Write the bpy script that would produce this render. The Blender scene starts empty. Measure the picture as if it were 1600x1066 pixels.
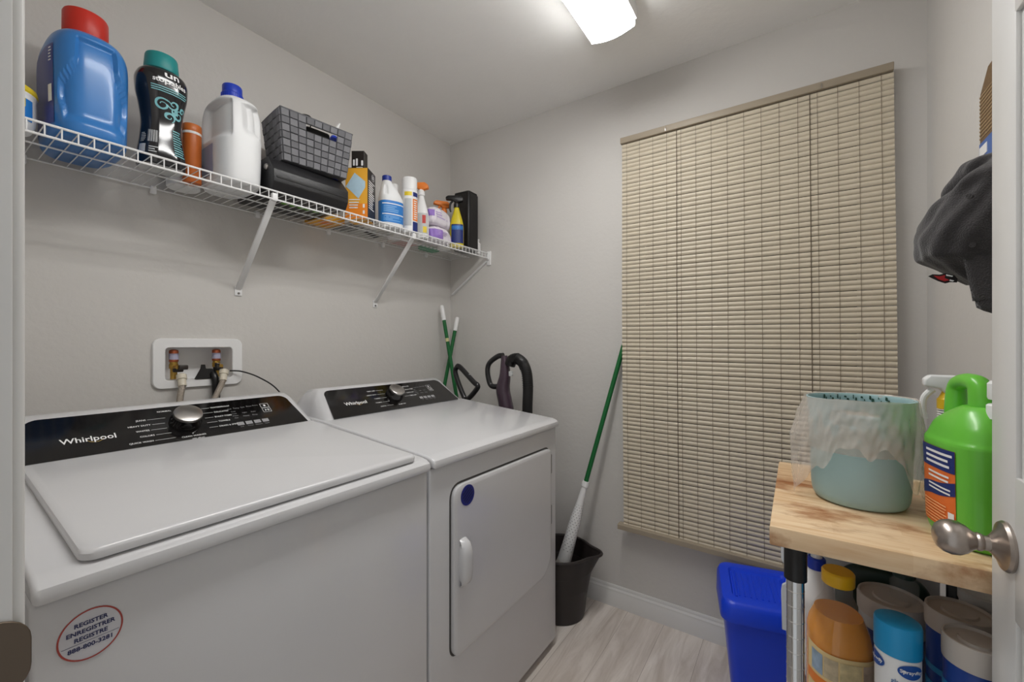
import bpy, bmesh, math, random
from mathutils import Vector, Matrix
from math import sin, cos, pi, radians as R
random.seed(7)
SC = bpy.context.scene
COL = SC.collection

# ------------------------------------------------------------------ camera, world, exposure
YAW = R(34.05)
EYE = Vector((0, 0, 1.232))
cam = bpy.data.cameras.new('camera'); cam_o = bpy.data.objects.new('camera', cam); COL.objects.link(cam_o)
cam.sensor_width = 36; cam.lens = 657 / 1600 * 36; cam.shift_y = 4 / 1600; cam.clip_start = 0.02
cam_o.location = EYE; cam_o.rotation_euler = (pi / 2, 0, YAW - pi / 2)
SC.camera = cam_o
W = bpy.data.worlds.new('world'); SC.world = W; W.use_nodes = True
W.node_tree.nodes['Background'].inputs[0].default_value = (0.97, 1.0, 1.02, 1)
W.node_tree.nodes['Background'].inputs[1].default_value = 0.50
SC.view_settings.view_transform = 'Standard'; SC.view_settings.look = 'None'
SC.view_settings.gamma = 1; SC.view_settings.use_curve_mapping = False
SC.view_settings.exposure = 0.13
LAMP = 20.5
SC.cycles.max_bounces = 12; SC.cycles.diffuse_bounces = 8; SC.cycles.transparent_max_bounces = 16

# real-size layout (metres): wall_left is the wall behind the machines, wall_far carries the blind
WA, WB, WC, WD, CEIL = 1.743, 1.911, -0.357, 0.05, 2.44

def _ray(px, py):
    r = (px - 800) / 657; u = (537 - py) / 657
    return Vector((cos(YAW) + r * sin(YAW), sin(YAW) - r * cos(YAW), u))
def on_x(px, py, x): d = _ray(px, py); return EYE + d * (x / d.x)
def on_y(px, py, y): d = _ray(px, py); return EYE + d * (y / d.y)
def on_z(px, py, z): d = _ray(px, py); return EYE + d * ((z - EYE.z) / d.z)

# ------------------------------------------------------------------ materials
def lin(c):
    return tuple(((v / 255) / 12.92 if v / 255 <= .04045 else (((v / 255) + .055) / 1.055) ** 2.4) for v in c) + (1,)
MATS = {}
def mat(name, col, rough=.5, metal=0, coat=0, trans=0, alpha=1, ior=1.45, emit=0, var=0, vscale=8, bump=0, bscale=60, sheen=0, sub=0):
    if name in MATS: return MATS[name]
    m = bpy.data.materials.new(name); m.use_nodes = True; nt = m.node_tree
    b = nt.nodes['Principled BSDF']; c = lin(col)
    b.inputs['Base Color'].default_value = c; b.inputs['Roughness'].default_value = rough
    b.inputs['Metallic'].default_value = metal; b.inputs['Coat Weight'].default_value = coat; b.inputs['Coat Roughness'].default_value = .08
    b.inputs['Transmission Weight'].default_value = trans; b.inputs['Alpha'].default_value = alpha; b.inputs['IOR'].default_value = ior
    if sheen: b.inputs['Sheen Weight'].default_value = sheen
    if emit: b.inputs['Emission Color'].default_value = c; b.inputs['Emission Strength'].default_value = emit
    tc = nt.nodes.new('ShaderNodeTexCoord')
    n = nt.nodes.new('ShaderNodeTexNoise'); n.inputs['Scale'].default_value = vscale; n.inputs['Detail'].default_value = 4
    nt.links.new(tc.outputs['Object'], n.inputs['Vector'])
    mx = nt.nodes.new('ShaderNodeMix'); mx.data_type = 'RGBA'
    v = max(var, .02)
    mx.inputs['A'].default_value = tuple(x * (1 - v) for x in c[:3]) + (1,)
    mx.inputs['B'].default_value = tuple(min(1, x * (1 + v)) for x in c[:3]) + (1,)
    nt.links.new(n.outputs['Fac'], mx.inputs['Factor']); nt.links.new(mx.outputs['Result'], b.inputs['Base Color'])
    if bump:
        n2 = nt.nodes.new('ShaderNodeTexNoise'); n2.inputs['Scale'].default_value = bscale; n2.inputs['Detail'].default_value = 3
        nt.links.new(tc.outputs['Object'], n2.inputs['Vector'])
        bp = nt.nodes.new('ShaderNodeBump'); bp.inputs['Strength'].default_value = bump; bp.inputs['Distance'].default_value = .004
        nt.links.new(n2.outputs['Fac'], bp.inputs['Height']); nt.links.new(bp.outputs['Normal'], b.inputs['Normal'])
    MATS[name] = m
    return m
def floor_mat():
    m = mat('vinyl_plank', (186, 174, 165), .45); nt = m.node_tree; b = nt.nodes['Principled BSDF']
    tc = nt.nodes.new('ShaderNodeTexCoord')
    br = nt.nodes.new('ShaderNodeTexBrick'); br.offset = .37
    br.inputs['Scale'].default_value = 1; br.inputs['Brick Width'].default_value = 1.22; br.inputs['Row Height'].default_value = .16
    br.inputs['Mortar Size'].default_value = .0007; br.inputs['Bias'].default_value = 0
    br.inputs['Color1'].default_value = lin((226, 219, 213)); br.inputs['Color2'].default_value = lin((243, 238, 233)); br.inputs['Mortar'].default_value = lin((160, 148, 140))
    nt.links.new(tc.outputs['Object'], br.inputs['Vector'])
    mp = nt.nodes.new('ShaderNodeMapping'); mp.inputs['Scale'].default_value = (1.3, 10, 1)
    nt.links.new(tc.outputs['Object'], mp.inputs['Vector'])
    n = nt.nodes.new('ShaderNodeTexNoise'); n.inputs['Scale'].default_value = 2.0; n.inputs['Detail'].default_value = 7; n.inputs['Roughness'].default_value = .65; n.inputs['Distortion'].default_value = .6
    nt.links.new(mp.outputs['Vector'], n.inputs['Vector'])
    cr = nt.nodes.new('ShaderNodeValToRGB'); cr.color_ramp.elements[0].position = .32; cr.color_ramp.elements[0].color = lin((190, 180, 170)); cr.color_ramp.elements[1].position = .68; cr.color_ramp.elements[1].color = (1, .98, .97, 1)
    nt.links.new(n.outputs['Fac'], cr.inputs['Fac'])
    mx = nt.nodes.new('ShaderNodeMix'); mx.data_type = 'RGBA'; mx.blend_type = 'MULTIPLY'; mx.inputs['Factor'].default_value = .75
    nt.links.new(br.outputs['Color'], mx.inputs['A']); nt.links.new(cr.outputs['Color'], mx.inputs['B'])
    nt.links.new(mx.outputs['Result'], b.inputs['Base Color'])
    return m
def butcher_mat():
    m = mat('butcher_block', (222, 190, 150), .4); nt = m.node_tree; b = nt.nodes['Principled BSDF']
    tc = nt.nodes.new('ShaderNodeTexCoord')
    mp0 = nt.nodes.new('ShaderNodeMapping'); mp0.inputs['Rotation'].default_value = (0, 0, pi / 2); nt.links.new(tc.outputs['Object'], mp0.inputs['Vector'])
    br = nt.nodes.new('ShaderNodeTexBrick'); br.offset = .43
    br.inputs['Scale'].default_value = 1; br.inputs['Brick Width'].default_value = .21; br.inputs['Row Height'].default_value = .052; br.inputs['Mortar Size'].default_value = 0
    br.inputs['Color1'].default_value = lin((214, 180, 138)); br.inputs['Color2'].default_value = lin((234, 208, 172)); br.inputs['Mortar'].default_value = lin((205, 170, 128))
    nt.links.new(mp0.outputs['Vector'], br.inputs['Vector'])
    mp = nt.nodes.new('ShaderNodeMapping'); mp.inputs['Scale'].default_value = (60, 5, 40); nt.links.new(tc.outputs['Object'], mp.inputs['Vector'])
    n = nt.nodes.new('ShaderNodeTexNoise'); n.inputs['Scale'].default_value = 1.6; n.inputs['Detail'].default_value = 5; nt.links.new(mp.outputs['Vector'], n.inputs['Vector'])
    cr = nt.nodes.new('ShaderNodeValToRGB'); cr.color_ramp.elements[0].position = .3; cr.color_ramp.elements[0].color = lin((232, 212, 190)); cr.color_ramp.elements[1].position = .6; cr.color_ramp.elements[1].color = (1, 1, 1, 1)
    nt.links.new(n.outputs['Fac'], cr.inputs['Fac'])
    mx = nt.nodes.new('ShaderNodeMix'); mx.data_type = 'RGBA'; mx.blend_type = 'MULTIPLY'; mx.inputs['Factor'].default_value = .8
    nt.links.new(br.outputs['Color'], mx.inputs['A']); nt.links.new(cr.outputs['Color'], mx.inputs['B'])
    # water stains
    mp2 = nt.nodes.new('ShaderNodeMapping'); mp2.inputs['Scale'].default_value = (16, 7, 8); mp2.inputs['Location'].default_value = (3.1, .7, 0); nt.links.new(tc.outputs['Object'], mp2.inputs['Vector'])
    n2 = nt.nodes.new('ShaderNodeTexNoise'); n2.inputs['Scale'].default_value = 1; n2.inputs['Detail'].default_value = 6; n2.inputs['Roughness'].default_value = .6; nt.links.new(mp2.outputs['Vector'], n2.inputs['Vector'])
    c2 = nt.nodes.new('ShaderNodeValToRGB'); c2.color_ramp.elements[0].position = .50; c2.color_ramp.elements[0].color = (1, 1, 1, 1); c2.color_ramp.elements[1].position = .66; c2.color_ramp.elements[1].color = lin((176, 128, 84))
    nt.links.new(n2.outputs['Fac'], c2.inputs['Fac'])
    m2 = nt.nodes.new('ShaderNodeMix'); m2.data_type = 'RGBA'; m2.blend_type = 'MULTIPLY'; m2.inputs['Factor'].default_value = 1
    nt.links.new(mx.outputs['Result'], m2.inputs['A']); nt.links.new(c2.outputs['Color'], m2.inputs['B'])
    nt.links.new(m2.outputs['Result'], b.inputs['Base Color'])
    return m

WALL = mat('wall_paint', (203, 200, 196), .75, bump=.22, bscale=55, var=.02)
CEILM = mat('ceiling_paint', (240, 239, 237), .85, bump=.35, bscale=40)
TRIM = mat('white_trim', (214, 213, 211), .35)
ENAMEL = mat('white_enamel', (206, 206, 208), .22, coat=.4)
WHITEP = mat('white_plastic', (232, 232, 232), .4)
JUGW = mat('white_jug_plastic', (226, 227, 228), .38)
WIRE = mat('white_coated_wire', (232, 232, 232), .35)
BLACKG = mat('black_gloss_panel', (14, 12, 12), .09, coat=.5)
BLACKP = mat('black_plastic', (22, 21, 22), .32)
BLACKM = mat('black_matte', (26, 25, 25), .6)
STEEL = mat('brushed_steel', (190, 186, 182), .28, 1)
CHROME = mat('chrome', (215, 215, 215), .14, 1)
NICKEL = mat('satin_nickel', (176, 166, 158), .3, 1)
BRASS = mat('brass', (196, 160, 84), .3, 1)
COPPER = mat('copper', (190, 110, 80), .3, 1)
BRAID = mat('braided_hose', (170, 160, 148), .4, .7, bump=1, bscale=300)
PRINTW = mat('white_print', (235, 235, 235), .4)
PRINTG = mat('grey_print', (150, 150, 152), .4)

# ------------------------------------------------------------------ mesh helpers
def link(name, bm, m, parent=None, smooth=35):
    me = bpy.data.meshes.new(name); bm.normal_update(); bm.to_mesh(me); bm.free()
    ms = m if isinstance(m, (list, tuple)) else [m]
    for x in ms: me.materials.append(x)
    if smooth:
        me.polygons.foreach_set('use_smooth', [True] * len(me.polygons)); me.set_sharp_from_angle(angle=R(smooth))
    o = bpy.data.objects.new(name, me); COL.objects.link(o)
    if parent: o.parent = parent
    return o
def part(name, bm, m, parent, label=None, smooth=35):
    o = link(name, bm, m, parent, smooth)
    if label: o['label'] = label
    return o
def tag(o, label, cat, group=None):
    o['label'] = label; o['category'] = cat
    if group: o['group'] = group
    return o
def thing(name, label, cat, loc=(0, 0, 0), rz=0, group=None):
    o = bpy.data.objects.new(name, None); o.empty_display_size = .05; COL.objects.link(o)
    o.location = loc; o.rotation_euler = (0, 0, rz)
    return tag(o, label, cat, group)
def struct(name, bm, m, parent=None, smooth=35):
    o = link(name, bm, m, parent, smooth)
    if parent is None: o['kind'] = 'structure'
    return o
def B(): return bmesh.new()
def box(bm, x0, x1, y0, y1, z0, z1, bev=0, seg=2, M=None, mi=0):
    r = bmesh.ops.create_cube(bm, size=1)['verts']
    for v in r: v.co = Vector((x0 + (v.co.x + .5) * (x1 - x0), y0 + (v.co.y + .5) * (y1 - y0), z0 + (v.co.z + .5) * (z1 - z0)))
    fs = list({f for v in r for f in v.link_faces})
    if bev:
        es = list({e for v in r for e in v.link_edges})
        k = bmesh.ops.bevel(bm, geom=es, offset=bev, segments=seg, affect='EDGES', profile=.5)
        fs = list(set(k['faces']) | {f for f in fs if f.is_valid})
    for f in fs: f.material_index = mi
    if M is not None:
        for v in {v for f in fs for v in f.verts}: v.co = M @ v.co
    return fs
def prism(bm, pts, a, b, axis='z', bev=0, seg=2):
    """polygon pts extruded from a to b along axis; pts are the two other coordinates in xyz order"""
    def P(p, t): return Vector({'x': (t, p[0], p[1]), 'y': (p[0], t, p[1]), 'z': (p[0], p[1], t)}[axis])
    v0 = [bm.verts.new(P(p, a)) for p in pts]; v1 = [bm.verts.new(P(p, b)) for p in pts]
    n = len(pts); fs = [bm.faces.new(v0), bm.faces.new(v1)]
    for i in range(n): fs.append(bm.faces.new((v0[i], v0[(i + 1) % n], v1[(i + 1) % n], v1[i])))
    bmesh.ops.recalc_face_normals(bm, faces=fs)
    if bev:
        es = list({e for f in fs for e in f.edges})
        bmesh.ops.bevel(bm, geom=es, offset=bev, segments=seg, affect='EDGES', profile=.5)
def rrect(x0, x1, y0, y1, r, n=6):
    if not isinstance(r, (list, tuple)): r = [r] * 4
    out = []
    for (cx, cy, a0), rr in zip(((x1, y1, 0), (x0, y1, 90), (x0, y0, 180), (x1, y0, 270)), r):
        sx = -1 if cx == x1 else 1; sy = -1 if cy == y1 else 1
        for k in range(n + 1):
            a = R(a0 + 90 * k / n); out.append((cx + sx * rr + rr * cos(a), cy + sy * rr + rr * sin(a)))
    return out
def tube(bm, pts, r, seg=10, closed=False, smooth=0, cap=True):
    P = [Vector(p) for p in pts]
    rr = r if isinstance(r, (list, tuple)) else [r] * len(P)
    if smooth:
        Q = []; q = []; n = len(P); m = n if closed else n - 1
        for i in range(m):
            g = (lambda j: P[j % n]) if closed else (lambda j: P[min(max(j, 0), n - 1)])
            p0, p1, p2, p3 = g(i - 1), g(i), g(i + 1), g(i + 2)
            for k in range(smooth):
                t = k / smooth
                Q.append(.5 * ((2 * p1) + (-p0 + p2) * t + (2 * p0 - 5 * p1 + 4 * p2 - p3) * t * t + (-p0 + 3 * p1 - 3 * p2 + p3) * t ** 3))
                q.append(rr[i] + (rr[(i + 1) % n] - rr[i]) * t)
        if not closed: Q.append(P[-1]); q.append(rr[-1])
        P, rr = Q, q
    n = len(P); rings = []
    T = []
    for i in range(n):
        a = P[(i - 1) % n] if closed or i else P[0]; b = P[(i + 1) % n] if closed or i < n - 1 else P[-1]
        T.append((b - a).normalized())
    N = T[0].orthogonal().normalized()
    for i in range(n):
        N = (N - T[i] * N.dot(T[i])).normalized(); bn = T[i].cross(N)
        rings.append([bm.verts.new(P[i] + (N * cos(2 * pi * k / seg) + bn * sin(2 * pi * k / seg)) * rr[i]) for k in range(seg)])
    for i in range(n if closed else n - 1):
        A, C = rings[i], rings[(i + 1) % n]
        for k in range(seg): bm.faces.new((A[k], A[(k + 1) % seg], C[(k + 1) % seg], C[k]))
    if cap and not closed:
        bm.faces.new(rings[0][::-1]); bm.faces.new(rings[-1])
def cyl(bm, c, r, h, seg=32, bev=0, r2=None, axis='z'):
    """closed cylinder with base centre c"""
    k = lathe_pts = [(0, 0), (r - bev, 0), (r, bev), (r2 or r, h - bev), ((r2 or r) - bev, h), (0, h)] if bev else [(0, 0), (r, 0), (r2 or r, h), (0, h)]
    lathe(bm, k, c, seg, axis)
def lathe(bm, prof, c=(0, 0, 0), seg=32, axis='z', sx=1, sy=1):
    c = Vector(c); rings = []
    def P(x, y, z): return c + Vector({'z': (x, y, z), 'y': (x, z, y), 'x': (z, x, y)}[axis])
    for r, z in prof:
        rings.append([bm.verts.new(P(0, 0, z))] if r < 1e-6 else [bm.verts.new(P(r * cos(2 * pi * k / seg) * sx, r * sin(2 * pi * k / seg) * sy, z)) for k in range(seg)])
    fs = []
    for A, C in zip(rings, rings[1:]):
        for k in range(seg):
            j = (k + 1) % seg
            vs = [A[0]] if len(A) == 1 else [A[k], A[j]]
            vs += [C[0]] if len(C) == 1 else [C[j], C[k]]
            if len(vs) > 2: fs.append(bm.faces.new(vs))
    bmesh.ops.recalc_face_normals(bm, faces=fs)
class Loft:
    """stack of superellipse sections (z, rx, ry, n, cx, cy) with smooth interpolation; disp(theta, z, t) moves the surface outward"""
    def __init__(s, keys, disp=None):
        s.k = [tuple(k) + (2.0, 0.0, 0.0)[len(k) - 3:] for k in keys]; s.disp = disp
        s.n = len(s.k)
        s.tan = []
        for i in range(s.n):
            row = []
            for c in range(6):
                if i in (0, s.n - 1): row.append(0 if False else ((s.k[1][c] - s.k[0][c]) if i == 0 else (s.k[-1][c] - s.k[-2][c])))
                else:
                    a = s.k[i][c] - s.k[i - 1][c]; b = s.k[i + 1][c] - s.k[i][c]
                    row.append(0 if a * b <= 0 else 2 * a * b / (a + b))
            s.tan.append(row)
    def key(s, t):
        i = min(int(t), s.n - 2); u = t - i; h = []
        for c in range(6):
            p0, p1, m0, m1 = s.k[i][c], s.k[i + 1][c], s.tan[i][c], s.tan[i + 1][c]
            h.append((2 * u ** 3 - 3 * u * u + 1) * p0 + (u ** 3 - 2 * u * u + u) * m0 + (-2 * u ** 3 + 3 * u * u) * p1 + (u ** 3 - u * u) * m1)
        return h
    def t_of(s, z):
        lo, hi = 0, s.n - 1
        for _ in range(40):
            m = (lo + hi) / 2
            if s.key(m)[0] < z: lo = m
            else: hi = m
        return (lo + hi) / 2
    def pt(s, th, t, off=0):
        z, rx, ry, n, cx, cy = s.key(t)
        c, q = cos(th), sin(th)
        x = math.copysign(abs(c) ** (2 / n), c); y = math.copysign(abs(q) ** (2 / n), q)
        d = off + (s.disp(th, z, t) if s.disp else 0)
        nv = Vector((c * ry, q * rx, 0)).normalized() if rx > 1e-5 and ry > 1e-5 else Vector((c, q, 0))
        return Vector((cx + rx * x, cy + ry * y, z)) + nv * d
    def at(s, th, z, off=0): return s.pt(th, s.t_of(z), off)
    def build(s, bm, seg=48, steps=6, cap0=True, cap1=True):
        rings = []
        for i in range((s.n - 1) * steps + 1):
            t = i / steps
            rings.append([bm.verts.new(s.pt(2 * pi * k / seg, t)) for k in range(seg)])
        for A, C in zip(rings, rings[1:]):
            for k in range(seg): bm.faces.new((A[k], A[(k + 1) % seg], C[(k + 1) % seg], C[k]))
        if cap0: bm.faces.new(rings[0][::-1])
        if cap1: bm.faces.new(rings[-1])
        return s
    def patch(s, bm, th0, th1, z0, z1, off=.0008, nt=16, nz=10, mi=0, shape=None):
        g = []
        for j in range(nz + 1):
            row = []
            for i in range(nt + 1):
                u, v = i / nt, j / nz
                if shape: u, v = shape(u, v)
                row.append(bm.verts.new(s.at(th0 + (th1 - th0) * u, z0 + (z1 - z0) * v, off)))
            g.append(row)
        for j in range(nz):
            for i in range(nt):
                f = bm.faces.new((g[j][i], g[j][i + 1], g[j + 1][i + 1], g[j + 1][i])); f.material_index = mi
    def text(s, bm, txt, th, z, size, off=.0013, bold=0, mi=0, squash=1):
        """writing that runs counter-clockwise seen from above (left to right for a viewer outside)"""
        zz, rx, ry = s.key(s.t_of(z))[:3]; rad = (rx + ry) / 2
        def f(x, y): return s.at(th + x * squash / rad, z + y, off)
        text(bm, txt, size, f, bold, mi)
def text(bm, txt, size, f, bold=0, mi=0, align='CENTER', shear=0):
    cu = bpy.data.curves.new('t', 'FONT'); cu.body = txt; cu.size = size; cu.align_x = align; cu.align_y = 'CENTER'; cu.offset = bold * size; cu.resolution_u = 2; cu.shear = shear
    o = bpy.data.objects.new('t', cu); COL.objects.link(o)
    dg = bpy.context.evaluated_depsgraph_get(); me = o.evaluated_get(dg).to_mesh()
    vs = [bm.verts.new(f(v.co.x, v.co.y)) for v in me.vertices]
    for p in me.polygons:
        try: fc = bm.faces.new([vs[i] for i in p.vertices]); fc.material_index = mi
        except ValueError: pass
    o.evaluated_get(dg).to_mesh_clear(); bpy.data.objects.remove(o); bpy.data.curves.remove(cu)
def frame_map(o, u, v):
    o, u, v = Vector(o), Vector(u).normalized(), Vector(v).normalized()
    return lambda x, y: o + u * x + v * y
def poly(bm, pts, f, mi=0):
    fc = bm.faces.new([bm.verts.new(f(*p)) for p in pts]); fc.material_index = mi
def rect(bm, x0, x1, y0, y1, f, mi=0): poly(bm, [(x0, y0), (x1, y0), (x1, y1), (x0, y1)], f, mi)
def sheet_loft(bm, rings, closed=True):
    V = [[bm.verts.new(p) for p in r] for r in rings]
    for A, C in zip(V, V[1:]):
        n = len(A)
        for k in range(n if closed else n - 1): bm.faces.new((A[k], A[(k + 1) % n], C[(k + 1) % n], C[k]))
    return V
def smoothstep(a, b, x):
    t = min(max((x - a) / (b - a), 0), 1); return t * t * (3 - 2 * t)

# ------------------------------------------------------------------ room shell
def wall_grid(bm, axis, a0, a1, us, vs, holes):
    """wall of boxes between coordinate lists us, vs leaving out the cells in holes"""
    for i in range(len(us) - 1):
        for j in range(len(vs) - 1):
            if (i, j) in holes: continue
            if axis == 'y': box(bm, us[i], us[i + 1], a0, a1, vs[j], vs[j + 1])
            else: box(bm, a0, a1, us[i], us[i + 1], vs[j], vs[j + 1])
    bmesh.ops.remove_doubles(bm, verts=bm.verts, dist=1e-5)
b = B(); box(b, -.06, WB + .12, WC - .1, WA + .12, -.1, 0); struct('floor', b, floor_mat())
b = B(); box(b, -.06, WB + .12, WC - .1, WA + .12, CEIL, CEIL + .1); struct('ceiling', b, CEILM)
OX0, OX1, OZ0, OZ1 = .511, .713, 1.106, 1.219          # recess of the washer outlet box
b = B(); wall_grid(b, 'y', WA, WA + .12, [-.06, OX0, OX1, WB + .12], [0, OZ0, OZ1, CEIL], {(1, 1)}); struct('wall_left', b, WALL, smooth=0)
b = B(); wall_grid(b, 'x', WB, WB + .05, [WC, -.22, .61, WA], [0, .55, 2.1, CEIL], {(1, 1)}); box(b, WB + .05, WB + .12, WC, WA, 0, CEIL); struct('wall_far', b, WALL, smooth=0)
b = B(); box(b, -.06, WB + .12, WC - .1, WC, 0, CEIL); struct('wall_right', b, WALL, smooth=0)
DY0, DY1, DZ = -.2275, .50, 2.03
b = B(); wall_grid(b, 'x', -.06, WD, [WC, DY0 - .02, DY1 + .02, WA], [0, DZ + .02, CEIL], {(1, 0)}); struct('wall_front', b, WALL, smooth=0)
# door jamb and casing
b = B()
box(b, -.065, WD + .003, DY1, DY1 + .02, 0, DZ + .02, .001); box(b, -.065, WD + .003, DY0 - .02, DY0, 0, DZ + .02, .001)
box(b, -.065, WD + .003, DY0, DY1, DZ, DZ + .02, .001)
box(b, -.065, .012, DY1 - .011, DY1, 0, DZ, .002)
for y0, y1 in ((DY1 + .0045, DY1 + .062),):
    box(b, WD, WD + .0102, y0, y1, 0, DZ + .07, .004, 3); box(b, -.076, -.06, y0, y1, 0, DZ + .07, .004, 3)
box(b, WD, WD + .013, DY0 - .066, DY1 + .004, DZ + .005, DZ + .07, .004, 3)
jamb = struct('trim_1', b, TRIM)
b = B(); prism(b, rrect(.022, .0625, .961, 1.0215, [.02, .004, .004, .02]), DY1 - .0022, DY1 - .0002, 'y', .0005, 1)
part('strike_plate', b, mat('dark_nickel', (120, 108, 96), .32, 1), jamb, 'dull nickel strike plate on the door jamb')
# baseboards
def base_profile(o, s):
    return [(o, 0), (o + s * .014, 0), (o + s * .014, .062), (o + s * .011, .068), (o + s * .011, .076), (o + s * .006, .084), (o + s * .006, .092), (o + s * .003, .0975), (o, .0975)]
b = B(); prism(b, base_profile(WA, -1), WD, WB, 'x'); struct('baseboard_left', b, TRIM, smooth=30)
b = B()
pr = base_profile(WB, -1); v0 = [b.verts.new((x, WC, z)) for x, z in pr]; v1 = [b.verts.new((x, WA - .014, z)) for x, z in pr]
b.faces.new(v0); b.faces.new(v1)
for i in range(len(pr)): b.faces.new((v0[i], v0[(i + 1) % len(pr)], v1[(i + 1) % len(pr)], v1[i]))
bmesh.ops.recalc_face_normals(b, faces=b.faces); struct('baseboard_far', b, TRIM, smooth=30)
b = B(); prism(b, base_profile(WC, 1), WD, WB - .014, 'x'); struct('baseboard_right', b, TRIM, smooth=30)
# window in the far wall, shut behind the blind
b = B()
for y0, y1, z0, z1 in ((-.22, -.18, .55, 2.1), (.57, .61, .55, 2.1), (-.18, .57, .55, .59), (-.18, .57, 2.06, 2.1), (-.18, .57, 1.29, 1.34)): box(b, WB + .006, WB + .046, y0, y1, z0, z1, .004)
win = struct('window_1', b, TRIM)
b = B(); box(b, WB + .024, WB + .028, -.18, .57, .59, 1.29); box(b, WB + .024, WB + .028, -.18, .57, 1.34, 2.06)
part('window_pane', b, mat('night_glass', (40, 42, 46), .05, coat=.5), win)
# open door with its egg knob
b = B(); FY = DY0 + .015
box(b, .085, .81, FY - .035, FY - .005, .012, 2.02)
for x0, x1 in ((.085, .19), (.737, .81), (.42, .475)): box(b, x0, x1, FY - .006, FY, .012, 2.02, .002)
for z0, z1 in ((.012, .25), (.905, 1.075), (1.62, 1.72), (1.91, 2.02)): box(b, .085, .81, FY - .006, FY - .0001, z0, z1, .002)
for x0, x1 in ((.19, .42), (.475, .737)):
    for z0, z1 in ((.25, .905), (1.075, 1.62), (1.72, 1.91)): box(b, x0 + .018, x1 - .018, FY - .006, FY - .001, z0 + .018, z1 - .018, .004, 3)
door = struct('door_1', b, TRIM)
KX, KZ = .757, .986
b = B(); lathe(b, [(0, -.001), (.029, -.001), (.030, .003), (.028, .006), (.021, .008), (.012, .014), (.010, .016), (0, .016)], (KX, FY, KZ), 40, 'y')
part('rosette', b, NICKEL, door, 'satin nickel round rose')
b = B(); lathe(b, [(0, .010), (.009, .010), (.009, .021), (.0105, .023), (.011, .0255), (.010, .0275), (.012, .031), (.017, .036), (.0205, .043), (.0212, .050), (.019, .057), (.014, .063), (.0075, .0658), (0, .066)], (KX, FY, KZ), 40, 'y')
for v in b.verts: v.co.x = KX + (v.co.x - KX) * 1.08
part('door_knob', b, NICKEL, door, 'satin nickel egg-shaped knob')
b = B(); box(b, .8095, .8115, FY - .029, FY - .006, KZ - .028, KZ + .028, .0005, 1); part('latch_plate', b, NICKEL, door)
# ceiling light
L = thing('ceiling_light', 'long white fluorescent ceiling light glowing above the machines', 'ceiling light', (.88, .56, CEIL))
b = B(); box(b, -.615, .612, -.092, .092, -.052, 0, .005); part('light_housing', b, WHITEP, L)
b = B(); pr = [(-.082, -.050), (-.08, -.074)] + [(-.08 + .16 * k / 12, -.074 - .014 * sin(pi * k / 12)) for k in range(1, 12)] + [(.08, -.074), (.082, -.050)]
prism(b, pr, -.608, .608, 'x')
part('light_diffuser', b, mat('lamp_diffuser', (255, 254, 252), .4, emit=LAMP), L, 'glowing white diffuser')
for x0, x1 in ((.608, .614), (-.614, -.608)): b = B(); prism(b, [(p[0] * 1.03, p[1]) for p in pr], x0, x1, 'x'); part('end_cap', b, WHITEP, L)

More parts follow.
